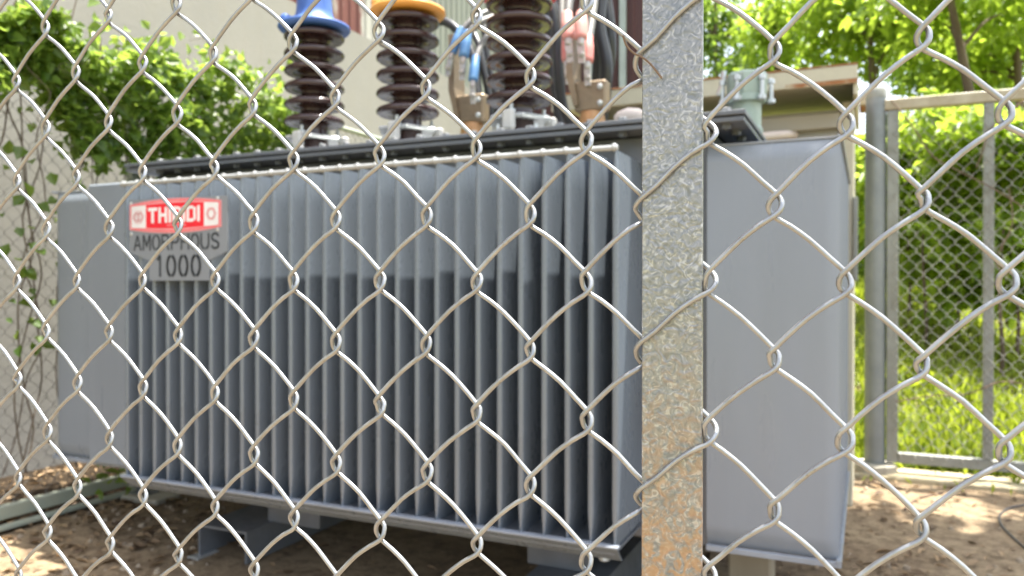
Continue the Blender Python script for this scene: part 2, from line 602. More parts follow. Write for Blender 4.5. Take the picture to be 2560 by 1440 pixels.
# ------------------------------------------------------------------ ground
g = MB()
g.v = [(-120, -60, 0), (120, -60, 0), (120, 200, 0), (-120, 200, 0)]
g.quad(0, 1, 2, 3)
tag(g.build('ground', M['soil']), kind='structure')
pad = MB()
pad.box(-2.97, 6.0, -3.0, 4.12, -0.1, 0.004)
tag(pad.build('concrete_yard', M['ground']), kind='structure')
def bankz(y):
    t = np.clip((y - 4.6) / 4.2, 0, 1)
    return 0.86 * t * t * (3 - 2 * t)


bk = MB()
ysq = [4.4, 4.6, 5.0, 5.5, 6.0, 6.5, 7.0, 7.5, 8.0, 8.5, 9.0, 60.0]
for yq in ysq:
    zq = float(bankz(yq)) - (.05 if yq < 4.5 else -.004)
    bk.v += [(-3.0, yq, zq), (40.0, yq, zq)]
for i in range(len(ysq) - 1):
    bk.quad(2 * i, 2 * i + 1, 2 * i + 3, 2 * i + 2)
tag(bk.build('grassy_bank', M['soil'], smooth=True), kind='structure')
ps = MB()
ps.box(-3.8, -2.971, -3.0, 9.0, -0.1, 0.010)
tag(ps.build('shaded_ground_strip', paint('shade_dark_ground', (0.022, 0.016, 0.011), (0.045, 0.033, 0.022), 0.95, 14, bmp=0.8, bscale=40, spec=0.05)), kind='structure')  # ground behind the fence, its shade painted in as dark brown
k = MB()
k.box(-0.35, 6.0, 4.121, 4.33, -0.1, 0.030, bev=0.008)
tag(k.build('kerb', M['kerb']), kind='structure')

# ------------------------------------------------------------------ chain link weave
PROF = [(-.080, 0), (-.062, .042), (.035, .084), (.235, .138), (.51, .226), (.79, .342), (.965, .418), (1.060, .462)]
# second half: mirrored horizontally
FULL = PROF + [(1 - x, .5 + z) for x, z in PROF]


def weave(mb, s0, n_col, z_lo, z_hi, w, S, r, sides, place, lod=1, jit=0.0, post=None, z_off=0.0, rng=random):
    """vertical zigzag wires; wire i runs between columns i and i+1. place(s, depth, z) -> point"""
    for i in range(n_col):
        ph = 0.0 if i % 2 == 0 else 0.5
        pts = []
        k0 = int(math.floor((z_lo - z_off) / S)) - 1
        k1 = int(math.ceil((z_hi - z_off) / S)) + 1
        d = r * 1.08
        lx, rx = -.080, 1.080
        if post is not None:
            if i == post:
                d = 0.0021 + r * 1.06
                lx, rx = -.150, 1.130
            if i == post - 1:
                rx = 1.03
            if i == post + 1:
                lx = -0.03
        js = rng.gauss(0, jit)
        for kk in range(k1, k0, -1):
            jz = rng.gauss(0, jit)
            jx = rng.gauss(0, jit) + js
            for q, (x, dz) in enumerate(FULL):
                if lod > 1 and q % 8 not in (0, 2, 4, 6):
                    continue
                if post is not None and i == post:
                    x = {0: -.150, 1: -.118, 15: -.118, 2: -.02, 14: -.02, 8: 1.130, 7: 1.10, 9: 1.10, 6: 1.0, 10: 1.0}.get(q, x)
                x = min(max(x, lx), rx)
                # depth: front on the way "/" , back on the way "\"
                h = (dz % .5) / .5
                e = math.sin(min(h, 1 - h, .17) / .17 * PI / 2)
                dep = (d if dz < .5 else -d) * e
                if post is not None and i == post - 1 and x > .85:
                    dep = 0.0022 + r
                z = z_off + (kk + ph) * S - dz * S + jz * (1 if 0 < q < 15 else 1)
                if z < z_lo or z > z_hi:
                    continue
                kx = rng.gauss(0, jit * .25) if jit and lod == 1 else 0
                pts.append(place(s0 + (i + x) * w + jx + kx, dep, z + (rng.gauss(0, jit * .25) if lod == 1 else 0)))
        if len(pts) > 3:
            if lod == 1:
                pts = smooth_path(pts, 2 if post is not None else 3)
            mb.tube(pts, r, sides)


W_, S_ = 0.0325, 0.076
FR = math.radians(1.85)
F0 = Vector((-0.139, 0.402, 0.0))
front = thing('chain_link_fence', 'close galvanised wire diamond fence threaded on one flat spangled post, nearest of the mesh fences', 'fence', tuple(F0), rz=FR)
mb = MB()
NB = 31
rr = random.Random(3)
weave(mb, -NB * W_, NB + 18, 0.04, 1.70, W_, S_, 0.00140, 8, lambda s, d, z: (s, d, z), 1, 0.0004, post=NB + 1, z_off=0.9507 if NB % 2 == 0 else 0.9507 + S_ / 2, rng=rr)
mb.build('wire_mesh', M['wire'], front, True, sharp=80)
mb = MB().tube([(-NB * W_, -.004, 1.701), (19 * W_, -.004, 1.701)], .0017, 6)
mb.build('tension_wire', M['wire'], front, True)
pb = MB()
pb.box(0.0311, 0.0622, -0.002, 0.002, 0.0, 1.75, bev=0.0005)
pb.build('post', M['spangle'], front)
tw = thing('twig', 'short dry twig caught where a wire meets the spangled post', 'twig', tuple(F0), rz=FR)
mb = MB()
sx = 0.0305
mb.tube(smooth_path([(sx - .0085, -.006, 1.0795), (sx - .007, -.005, 1.0745), (sx - .003, -.0045, 1.070), (sx + .001, -.0056, 1.0675), (sx + .006, -.0056, 1.063), (sx + .0115, -.0045, 1.0555)], 4), [.0006] * 21, 5)
mb.build('twig_stick', M['twig'], tw, True)

# ------------------------------------------------------------------ transformer
TX0, TX1, TY = -2.204, -0.548, 1.79
TR = thing('power_transformer', 'big grey finned electrical transformer standing on channel feet behind the wire fence', 'transformer', (-1.33, 2.5, 0.0))
ZB, ZT = 0.318, 1.268
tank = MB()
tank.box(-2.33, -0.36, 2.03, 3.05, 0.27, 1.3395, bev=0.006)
part(tank, 'tank', M['dark_paint'], TR)  # slate colour also paints in shade below the lid and between fins


def fin_mesh(y0, y1, zb, zt, t, tp, pinch, rnd):
    """one pressed fin standing along Y, front edge at y0; thickness t, pinched to tp at both ends"""
    mb = MB()
    lv = []
    for q in range(0, 7):
        lv.append((zb + pinch * q / 6, tp + (t - tp) * math.sin(q / 6 * PI / 2) ** 1.2))
    for q in range(6, -1, -1):
        lv.append((zt - pinch * q / 6, tp + (t - tp) * math.sin(q / 6 * PI / 2) ** 1.2))
    rings = []
    for z, th in lv:
        h = th / 2
        rd = min(rnd, h * 1.6)
        ring = [(-h, y1), (-h, y0 + rd)]
        for a in range(1, 6):
            an = a / 6 * PI
            ring.append((-h * math.cos(an), y0 + rd * (1 - math.sin(an))))
        ring += [(h, y0 + rd), (h, y1)]
        rings.append([(x, y, z) for x, y in ring])
    m = len(rings[0])
    for rg in rings:
        mb.v += rg
    for i in range(len(rings) - 1):
        for kx in range(m - 1):
            a = i * m
            mb.quad(a + kx, a + kx + 1, a + m + kx + 1, a + m + kx)
    mb.quad(*range(m)[::-1])
    mb.quad(*[(len(rings) - 1) * m + i for i in range(m)])
    return mb


NF = 28
pitch = (TX1 - TX0) / (NF - 1)
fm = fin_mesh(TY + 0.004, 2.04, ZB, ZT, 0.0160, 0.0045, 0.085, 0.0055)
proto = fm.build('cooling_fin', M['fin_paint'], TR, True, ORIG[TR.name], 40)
proto.location = (TX0, 0, 0)
rr = random.Random(5)
for i in range(1, NF):
    o = proto.copy()
    C.objects.link(o)
    o.parent = TR
    o.location = (TX0 + pitch * i + rr.uniform(-.0007, .0007), rr.uniform(-.0015, .0015), 0)
    o.rotation_euler = (0, rr.uniform(-.001, .001), 0)
tb = MB()
tb.tube([(TX0 - .012, TY - .001, ZT + .003), (TX1 + .008, TY - .001, ZT + .003)], 0.0068, 10)
for i in range(NF):
    x = TX0 + pitch * i
    tb.lathe((x, TY - .001, ZT + .004), [(.002, -.0095), (.0075, -.006), (.0098, 0), (.0075, .006), (.002, .0095)], 8)
part(tb, 'top_bar', M['bar'], TR, True)
lb = MB()
lb.box(TX0 - .012, TX1 + .012, TY - .012, TY + .012, ZB - .0005, ZB + .0045, bev=.001)
part(lb, 'bottom_bar', M['lowbar'], TR)
sk = MB()
a_, b_ = TX0 - .010, TX1 + .010
sk.v = [(a_, TY - .010, ZB - .0008), (b_, TY - .010, ZB - .0008), (b_, TY + .030, ZB - .040), (a_, TY + .030, ZB - .040),
        (a_, TY - .004, ZB - .0008), (b_, TY - .004, ZB - .0008), (b_, TY + .036, ZB - .040), (a_, TY + .036, ZB - .040)]
for f in ((0, 3, 2, 1), (4, 5, 6, 7), (0, 1, 5, 4), (3, 7, 6, 2), (0, 4, 7, 3), (1, 2, 6, 5)):
    sk.quad(*f)
part(sk, 'bottom_skirt', M['fin_paint'], TR)
bp = MB()
bp.box(TX0, TX1, TY + .006, 2.06, ZB - .020, ZB - .012)
part(bp, 'bottom_plate', M['base'], TR)


def side_fin(sgn, xin, xout, zb, zt):
    """broad pressed fin standing along X (local y about 0)"""
    mb = MB()
    t, tp = 0.040, 0.006
    xs = [(xin, 1.0)]
    for q in range(0, 7):
        a = q / 6
        xs.append((xout - sgn * 0.036 * (1 - a), math.cos(a * PI / 2) ** .6 if q < 6 else 0.10))
    zs = []
    for q in range(7):
        a = q / 6
        zs.append((zb + 0.055 * a, 0.12 + 0.88 * math.sin(a * PI / 2)))
    for q in range(6, -1, -1):
        a = q / 6
        zs.append((zt - 0.050 * a, 0.12 + 0.88 * math.sin(a * PI / 2)))
    nx, nz = len(xs), len(zs)
    for sd in (-1, 1):
        for z, fz in zs:
            for x, fx in xs:
                mb.v.append((x, sd * t / 2 * min(fx, 1) * fz, z))
    def I(sd, j, i):
        return sd * nx * nz + j * nx + i
    for j in range(nz - 1):
        for i in range(nx - 1):
            a, b_, c, d = I(0, j, i), I(0, j, i + 1), I(0, j + 1, i + 1), I(0, j + 1, i)
            if sgn > 0:
                mb.quad(a, b_, c, d)
            else:
                mb.quad(d, c, b_, a)
            a, b_, c, d = I(1, j, i), I(1, j, i + 1), I(1, j + 1, i + 1), I(1, j + 1, i)
            if sgn > 0:
                mb.quad(d, c, b_, a)
            else:
                mb.quad(a, b_, c, d)
        i = nx - 1
        q = (I(0, j, i), I(1, j, i), I(1, j + 1, i), I(0, j + 1, i))
        mb.quad(*(q if sgn > 0 else q[::-1]))
    for j in (0, nz - 1):
        for i in range(nx - 1):
            q = (I(0, j, i), I(1, j, i), I(1, j, i + 1), I(0, j, i + 1))
            mb.quad(*(q if (j == 0) == (sgn > 0) else q[::-1]))
    return mb


SZB, SZT = 0.285, 1.299
XR, XL = -0.060, -2.852
for sgn, xin, xout in ((1, -0.37, XR), (-1, -2.32, XL)):
    mbf = side_fin(sgn, xin, xout, SZB, SZT)
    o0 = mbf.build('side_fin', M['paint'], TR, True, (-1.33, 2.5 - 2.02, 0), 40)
    o0.location = (0, -0.96 + 0.0, 0)
    base_y = 2.022
    for i in range(15):
        o = o0 if i == 0 else o0.copy()
        if i:
            C.objects.link(o)
            o.parent = TR
        # local origin: mesh y is measured from (2.5-2.02)
        o.location = (0, (base_y + i * 0.066) - 2.5 + (2.5 - 2.02), 0)
for sgn, xo in ((1, XR), (-1, XL)):
    a, b_ = sorted((xo - sgn * .006, xo + sgn * .006))
    xi = -0.37 if sgn > 0 else -2.32
    a2, b2_ = sorted((xi, xo - sgn * .0062))
    for bx in ((a, b_, 1.998, 2.97, SZB - .012, SZB + .006), (a, b_, 1.998, 2.97, SZT - .005, SZT + .003),
               (a2, b2_, 1.996, 2.010, SZB - .012, SZB + .002), (a2, b2_, 2.014, 2.030, SZT - .003, SZT + .0015)):
        part(MB().box(*bx, bev=.001), 'side_bar', M['lowbar'], TR)
cp = MB()
cp.box(-2.612, -2.20, 1.966, 1.992, SZB + .002, SZT + .012, bev=.006)
part(cp, 'corner_plate', M['paint'], TR)

# lid and flange
LX0, LX1, LY0, LY1 = -2.378, -0.267, 1.93, 3.12
lid = MB()
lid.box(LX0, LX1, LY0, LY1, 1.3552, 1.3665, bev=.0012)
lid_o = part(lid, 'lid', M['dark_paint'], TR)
gk = MB()
gk.box(LX0 + .012, LX1 - .012, LY0 + .012, LY1 - .012, 1.3512, 1.3550)
part(gk, 'gasket', M['gasket'], TR, sub_of=lid_o)
fl = MB()
# a ring flange round the tank, open in the middle
fy, fx0, fx1 = LY0 + .004, LX0 + .004, LX1 - .004
fl.box(fx0, fx1, fy, 2.029, 1.3397, 1.3510, bev=.001)
fl.box(fx0, fx1, 3.051, LY1 - .004, 1.3397, 1.3510, bev=.001)
fl.box(fx0, -2.3305, 2.0292, 3.0508, 1.3397, 1.3510)
fl.box(-0.3595, fx1, 2.0292, 3.0508, 1.3397, 1.3510)
part(fl, 'flange', M['dark_paint'], TR)


def bolt_mesh(x, y):
    b = MB()
    b.lathe((x, y, 0), [(.0065, 1.3268), (.0075, 1.328), (.0125, 1.3285), (.0125, 1.3380), (.016, 1.3382), (.016, 1.3395), (.006, 1.3396),
                        (.006, 1.3666), (.016, 1.3667), (.016, 1.3690), (.0125, 1.3692), (.0125, 1.378), (.0105, 1.3795)], 6)
    b.m = [1 if max(b.v[q][2] for q in f) > 1.3668 else 0 for f in b.f]
    return b


b0 = bolt_mesh(0, 0).build('bolt', [M['bolt'], M['bolt_head']], lid_o, False, (0, 0, 0))
spots = [(LX0 + .05 + i * .0874, LY0 + .035) for i in range(24)] + [(LX1 - .04, LY0 + .13 + i * .09) for i in range(11)]
for i, (x, y) in enumerate(spots):
    o = b0 if i == 0 else b0.copy()
    if i:
        C.objects.link(o)
        o.parent = lid_o
    o.location = (x + 1.33, y - 2.5, 0)


# high voltage bushings
def bushing(x, y, capmat):
    c = (x, y, 0)
    body = MB()
    prof = [(.052, 1.367), (.052, 1.425), (.046, 1.44), (.046, 1.480)]
    z = 1.517
    for k_ in range(6):
        zz = z + k_ * .0588
        prof += [(.046, zz - .026), (.056, zz - .017), (.085, zz - .013), (.096, zz - .0165), (.1025, zz - .0115), (.1035, zz - .004), (.099, zz + .003), (.083, zz + .010), (.060, zz + .018), (.047, zz + .026)]
    prof += [(.046, 1.838), (.040, 1.842)]
    body.lathe(c, prof, 40)
    bo = part(body, 'hv_bushing', M['porcelain'], TR, True, sharp=60)
    cap = MB()
    cap.lathe(c, [(.060, 1.830), (.118, 1.828), (.1245, 1.836), (.122, 1.844), (.100, 1.852), (.078, 1.860), (.068, 1.872), (.062, 1.895), (.058, 1.95), (.054, 2.06), (.030, 2.09)], 40)
    cap.lathe((x - .085, y - .045, 1.866), [(.006, -.02), (.020, -.014), (.022, 0), (.018, .014), (.006, .020)], 14, axis='Y')
    part(cap, 'bird_guard_cap', capmat, TR, True, sub_of=bo, sharp=60)
    cl = MB()
    # zinc clamp: six-sided ring with three feet and bolts
    ring = [(.050, 1.447), (.100, 1.442), (.106, 1.448), (.100, 1.455), (.050, 1.460)]
    cl.lathe(c, ring, 6)
    for a in (-84, 36, 156):
        ca, sa = math.cos(math.radians(a)), math.sin(math.radians(a))
        px_, py_ = x + ca * .100, y + sa * .100
        cl.lathe((x + ca * .078, y + sa * .078, 0), [(.009, 1.458), (.014, 1.459), (.014, 1.469), (.006, 1.470), (.006, 1.486), (.004, 1.488)], 6)
        fb = MB().box(px_ - .018, px_ + .018, py_ - .014, py_ + .014, 1.405, 1.463, bev=.006)
        part(fb, 'clamp_foot', M['whitecast'], TR, sub_of=bo)
    for a in range(-160, 200, 60):
        px_, py_ = x + math.cos(math.radians(a)) * .112, y + math.sin(math.radians(a)) * .112
        cl.lathe((px_, py_, 0), [(.020, 1.367), (.020, 1.380), (.012, 1.381), (.012, 1.398), (.006, 1.40), (.006, 1.42)], 6)
    cl.lathe(c, [(.058, 1.3668), (.128, 1.3668), (.128, 1.374), (.058, 1.376)], 24)
    part(cl, 'clamp', M['zinc'], TR, True, sub_of=bo, sharp=25)
    return bo


BY = 2.2
bushing(P(787, 300, BY).x, BY, M['blue'])
bushing(P(1020, 300, BY).x, BY, M['orange'])
bushing(P(1298, 300, BY).x, BY, M['red'])


# low voltage flags
LVY = 2.75


def lv_terminal(px):
    x = P(px, 280, LVY).x
    t = MB()
    t.lathe((x, LVY, 0), [(.052, 1.3668), (.052, 1.50), (.05, 1.545), (.046, 1.565), (.042, 1.58)], 20)
    o = part(t, 'lv_terminal', M['copper'], TR, True)
    f = MB()
    f.box(x - .060, x + .062, LVY - .03, LVY + .03, 1.578, 1.692, bev=.008)
    fo = part(f, 'terminal_clamp', M['bronze'], TR, sub_of=o)
    for dz in (1.605, 1.665):
        bz = MB()
        bz.lathe((x + .040, LVY - .029, dz), [(.004, -.012), (.009, -.010), (.0115, -.002), (.0115, .0)], 8, axis='Y')
        part(bz, 'clamp_bolt', M['zinc'], TR, sub_of=o)
    # upright bar for the lugs
    u = MB()
    u.prism([(x - .058, 1.60), (x - .040, 1.60), (x - .060, 1.72), (x - .060, 1.93), (x - .085, 1.93), (x - .085, 1.71)][::1], LVY - .045, LVY + .045)
    part(u, 'lug_bar', M['bronze'], TR, sub_of=o)
    return x


xa = lv_terminal(1182)
xb = lv_terminal(1480)

# pressure valve on the lid
vx = P(1866, 300, 2.7).x
va = MB()
va.lathe((vx, 2.7, 0), [(.052, 1.3668), (.052, 1.46), (.047, 1.47), (.047, 1.545), (.064, 1.55), (.064, 1.572)], 24)
va.lathe((vx, 2.7, 0), [(.064, 1.573), (.066, 1.578), (.066, 1.64), (.060, 1.648), (.02, 1.652)], 8)
vo_ = part(va, 'relief_valve', M['valve'], TR, True, sharp=25)
for a in range(0, 360, 60):
    vb = MB()
    vb.lathe((vx + .078 * math.cos(math.radians(a + 15)), 2.7 + .078 * math.sin(math.radians(a + 15)), 0), [(.010, 1.545), (.014, 1.548), (.014, 1.560), (.007, 1.562), (.007, 1.610), (.012, 1.612), (.012, 1.626), (.004, 1.63)], 6)
    part(vb, 'valve_bolt', M['zinc'], TR, True, sub_of=vo_, sharp=25)
vb = MB()
vb.tube(smooth_path([(vx - .09, 2.68, 1.58), (vx - .075, 2.68, 1.62), (vx - .072, 2.68, 1.66)], 4), .009, 8)
part(vb, 'valve_lever', M['zinc'], TR, True, sub_of=vo_, sharp=25)

# feet
for fx in (-1.985, -0.77):
    ft = MB()
    ft.box(fx - .108, fx + .108, 1.99, 3.0, .112, .120)
    ft.box(fx - .108, fx - .100, 1.99, 3.0, .012, .1118)
    ft.box(fx + .100, fx + .108, 1.99, 3.0, .012, .1118)
    fo = part(ft, 'channel_foot', M['base'], TR)
    sp = MB()
    sp.box(fx - .135, fx - .085, 1.965, 2.06, .0045, .0118, bev=.001)
    part(sp, 'shim_plate', M['zinc'], TR, sub_of=fo)
    lg = MB()
    lx0, lx1 = (fx + .087, fx + .309) if fx < -1.3 else (-.914, -.72)
    lg.box(lx0, lx1, 2.115, 2.127, .1205, .2698, bev=.001)
    lg.box(lx0 + .01, lx0 + .022, 2.1272, 2.92, .1205, .2698)
    part(lg, 'tank_support', M['base'], TR)
dv = MB()
dx = P(1497, 1380, 1.95)
dv.lathe((dx.x, 2.0, 0), [(.018, .235), (.022, .24), (.022, .262), (.012, .264), (.012, .272)], 8)
dv.lathe((dx.x, 2.0, 0), [(.010, .205), (.016, .21), (.010, .234)], 8)
dv.tube([(dx.x, 2.0, .268), (dx.x, 2.05, .280)], .010, 8)
part(dv, 'drain_valve', M['zinc'], TR, True, sharp=30)

# nameplate -------------------------------------------------------
NY = TY - 0.0105
np_ = MB()
np_.prism([(-2.168, 1.049), (-2.079, 1.020), (-2.077, .957), (-1.823, .957), (-1.826, 1.018), (-1.750, 1.046), (-1.750, 1.213), (-2.168, 1.217)], NY, NY + .003)
plate = part(np_, 'nameplate', M['plate'], TR)


def banner(x0, x1, zc0, zc1, h_end, h_mid, n=16):
    top, bot = [], []
    for i in range(n + 1):
        t = i / n
        x = x0 + (x1 - x0) * t
        zc = zc0 + (zc1 - zc0) * t
        h = h_end + (h_mid - h_end) * (1 - (2 * t - 1) ** 2)
        top.append((x, zc + h / 2))
        bot.append((x, zc - h / 2))
    return bot + top[::-1]


bn = MB()
y = NY
ZC0, ZC1 = 1.1605, 1.1595
bn.prism(banner(-2.164, -1.774, ZC0, ZC1, .080, .108), y - .0020, y - .0002, 0)      # pale outer band
bn.prism(banner(-2.158, -1.780, ZC0, ZC1, .0725, .0985), y - .0023, y - .0021, 1)    # red line
bn.prism(banner(-2.1545, -1.7835, ZC0, ZC1, .068, .094), y - .0027, y - .0024, 0)
bn.prism(banner(-2.155, -1.783, ZC0, ZC1, .069, .074), y - .0031, y - .0028, 2)      # white field
bn.prism(banner(-2.089, -1.842, ZC0, ZC1, .0725, .0785), y - .0035, y - .0032, 1)      # red block
plq = part(bn, 'logo_plaque', [M['logo_pink'], M['logo_red'], M['logo_white']], TR, sub_of=plate)
# bold block lettering on the red block
lt = MB()
ly0, ly1 = y - .0040, y - .0036
zt_, zb_ = 1.1875, 1.1385
hh = zt_ - zb_
bw = .0105


def R(x0, x1, z0, z1):
    lt.prism([(x0, z0), (x1, z0), (x1, z1), (x0, z1)], ly0, ly1)


x = -2.079
R(x, x + .040, zt_ - bw, zt_); R(x + .0145, x + .0255, zb_, zt_ - bw - .00001)            # T
x += .0455
R(x, x + bw, zb_, zt_); R(x + .0275, x + .0275 + bw, zb_, zt_); R(x + bw, x + .0275, zb_ + hh / 2 - .005, zb_ + hh / 2 + .005)  # H
x += .0445
R(x, x + bw, zb_, zt_)                                                                # I
x += .0165
R(x, x + bw, zb_, zt_)                                                                # B
for z0 in (zb_, zb_ + hh / 2 - .0045, zt_ - .009):
    R(x + bw, x + .0265, z0, z0 + .009)
R(x + .0265, x + .0365, zb_ + .003, zb_ + hh / 2 - .001)
R(x + .0265, x + .0355, zb_ + hh / 2 + .001, zt_ - .003)
x += .0425
R(x, x + bw, zb_, zt_)                                                                # I
x += .0165
R(x, x + bw, zb_, zt_); R(x + bw, x + .0285, zb_, zb_ + .0095); R(x + bw, x + .0285, zt_ - .0095, zt_)   # D
R(x + .0285, x + .0385, zb_ + .0045, zt_ - .0045)
x += .0445
R(x, x + bw, zb_, zt_)                                                                # I
part(lt, 'logo_lettering', M['logo_white'], TR, sub_of=plate)

GL = {
    'A': [[(0, 0), (.47, .97)], [(.53, .97), (1, 0)], [(.24, .33), (.76, .33)]],
    'M': [[(0, 0), (0, 1)], [(.06, 1), (.5, .25), (.94, 1)], [(1, 1), (1, 0)]],
    'R': [[(0, 0), (0, 1)], [(.14, .98), (.65, .98), (.9, .86), (.9, .64), (.65, .52), (.14, .52)], [(.58, .46), (.95, 0)]],
    'P': [[(0, 0), (0, 1)], [(.14, .98), (.68, .98), (.93, .86), (.93, .60), (.68, .47), (.14, .47)]],
    'H': [[(0, 0), (0, 1)], [(1, 0), (1, 1)], [(.12, .5), (.88, .5)]],
    'U': [[(0, 1), (0, .3), (.12, .1), (.38, 0)], [(.62, 0), (.88, .1), (1, .3), (1, 1)]],
    'S': [[(.95, .82), (.75, .97), (.35, .98), (.08, .86), (.08, .66), (.3, .54), (.7, .46), (.94, .33), (.94, .14), (.68, .02), (.28, .02), (.04, .18)]],
    '1': [[(.3, .82), (.6, 1)], [(.62, .96), (.62, 0)]],
}


def arcs(n=8):
    L = [(.5 + .5 * math.cos(math.radians(a)), .5 + .5 * math.sin(math.radians(a))) for a in np.linspace(104, 256, n)]
    Rr = [(.5 + .5 * math.cos(math.radians(a)), .5 + .5 * math.sin(math.radians(a))) for a in np.linspace(-76, 76, n)]
    return [L, Rr]


GL['O'] = arcs()
GL['0'] = arcs(10)


def stencil(text, x0, x1, zc, h, cw, sw, name):
    mbx = MB()
    n = len(text)
    for i, ch in enumerate(text):
        cx = x0 + (x1 - x0 - cw) * i / (n - 1)
        for st in GL[ch]:
            for (a, b_) in zip(st[:-1], st[1:]):
                mbx.ribbon([(cx + a[0] * cw, zc - h / 2 + a[1] * h), (cx + b_[0] * cw, zc - h / 2 + b_[1] * h)], sw, y - .0006 - .00001 * (i % 3), y - .0001)
    part(mbx, name, M['slot'], TR, sub_of=plate)


stencil('AMORPHOUS', -2.146, -1.785, 1.0775, .046, .030, .0068, 'stencil_word')
stencil('1000', -2.052, -1.862, 1.003, .064, .034, .0095, 'stencil_number')
em = MB()
for cx, rads in ((-2.129, (.0115,)), (-2.1165, (.0115,)), (-1.8125, (.0135,))):
    for rd in rads:
        em.ribbon([(cx + rd * math.cos(a), 1.160 + rd * 1.05 * math.sin(a)) for a in np.linspace(0, 2 * PI, 15)], .0030, y - .0040, y - .0036)
em.ribbon([(-1.8125 + .0195 * math.cos(a), 1.160 + .0195 * math.sin(a)) for a in np.linspace(0, 2 * PI, 7)], .0022, y - .0040, y - .0036)
em.ribbon([(-2.1228 + .023 * math.cos(a), 1.160 + .021 * math.sin(a)) for a in np.linspace(0, 2 * PI, 7)], .0018, y - .0040, y - .0036)
part(em, 'emblem', M['logo_pink'], TR, sub_of=plate)
sm = MB()
for i in range(7):
    sm.prism([(-1.995 + i * .0115, 1.1275), (-1.987 + i * .0115, 1.1275), (-1.987 + i * .0115, 1.1325), (-1.995 + i * .0115, 1.1325)], y - .0040, y - .0036)
part(sm, 'small_print', M['logo_pink'], TR, sub_of=plate)
for (x_, z_) in ((-2.160, 1.205), (-1.790, 1.207), (-2.160, 1.108), (-1.790, 1.112)):
    rv = MB()
    rv.lathe((x_, y, z_), [(.001, -.0032), (.004, -.0025), (.006, -.0003), (.006, -.0001)], 10, axis='Y')
    part(rv, 'rivet', M['zinc'], TR, True, sub_of=plate)


# ------------------------------------------------------------------ cables
def cable(label, path, r, mat, boot=None, lug=None, group='cables on the transformer lid'):
    o = thing('cable', label, 'cable', tuple(path[0]), group)
    sp_ = smooth_path(path, 8)
    r = r * (.84 if boot is not None else 1.08)
    mbx = MB().tube(sp_, r, 10)
    part(mbx, 'sheath', mat, o, True, sharp=60)
    p0 = Vector(path[0])
    d = (Vector(sp_[3]) - p0).normalized()
    if boot is not None:
        pts = [p0 + d * t for t in (-.012, -.008, .0, .035, .062, .066, .095, .1)]
        part(MB().tube(pts, [r * 1.1, r * 1.42, r * 1.5, r * 1.5, r * 1.42, r * 1.3, r * 1.25, r * 1.05], 14), 'boot', boot, o, True, sharp=50)
    if lug:
        q = p0 - d * .012
        e = q - d * .012
        lm = MB().tube([q + d * .004, q - d * .018, q - d * .026], [r * .9, r * .9, r * .6], 10)
        x_, y_, z_ = e
        lm.prism([(x_ - r * .7 - d.x * .06, z_ - .075), (x_ + r * .7 - d.x * .06, z_ - .075), (x_ + r * .85, z_), (x_ - r * .85, z_)], y_ - .005, y_ + .005)
        lm.lathe((x_ - d.x * .045, y_ - .0052, z_ - .045), [(.004, -.012), (.010, -.010), (.012, -.001), (.012, 0)], 6, axis='Y')
        part(lm, 'lug', M['lug'], o, True, sharp=30)
    return o


def PP(*a):
    return [P(*q) for q in a]


cable('grey cable with blue boot, leftmost of three on the left bronze terminal', PP((1133, 128, 2.68), (1150, 88, 2.70), (1182, 50, 2.74), (1230, 25, 2.82), (1300, -20, 2.9)), .015, M['greycable'], M['blueboot'], True)
cable('grey cable with blue boot, middle of three on the left bronze terminal', PP((1160, 138, 2.66), (1170, 95, 2.68), (1196, 60, 2.72), (1240, 42, 2.80), (1310, 10, 2.95)), .0165, M['greycable'], M['blueboot'], True)
cable('dark cable with blue boot hanging lowest at the left bronze terminal', PP((1183, 198, 2.67), (1190, 150, 2.70), (1205, 110, 2.75), (1240, 80, 2.85), (1310, 60, 3.0)), .015, M['greycable'], M['blueboot'], True)
cable('black cable arching behind the orange capped bushing', PP((1195, 250, 2.86), (1185, 150, 2.9), (1155, 90, 2.92), (1110, 55, 2.95), (1060, 70, 3.0), (1035, 160, 3.02), (1030, 300, 3.03)), .018, M['rubber'])
cable('grey cable with pink boot, left of the pair above the right bronze terminal', PP((1420, 92, 2.66), (1419, 50, 2.68), (1424, 0, 2.72), (1440, -60, 2.8)), .019, M['greycable'], M['pink'], True)
cable('grey cable with pink boot, right of the pair above the right bronze terminal', PP((1452, 92, 2.64), (1454, 50, 2.66), (1462, 0, 2.70), (1480, -60, 2.8)), .019, M['greycable'], M['pink'], True)
cable('grey cable with short red boot low behind the right lug bar', PP((1468, 150, 2.72), (1470, 115, 2.74), (1478, 60, 2.80), (1490, -30, 2.9)), .018, M['greycable'], M['redboot'], True)
cable('grey cable with red boot on the left edge of the right lug bar', PP((1416, 148, 2.74), (1414, 110, 2.76), (1405, 50, 2.80), (1405, -30, 2.86)), .015, M['greycable'], M['redboot'], True)
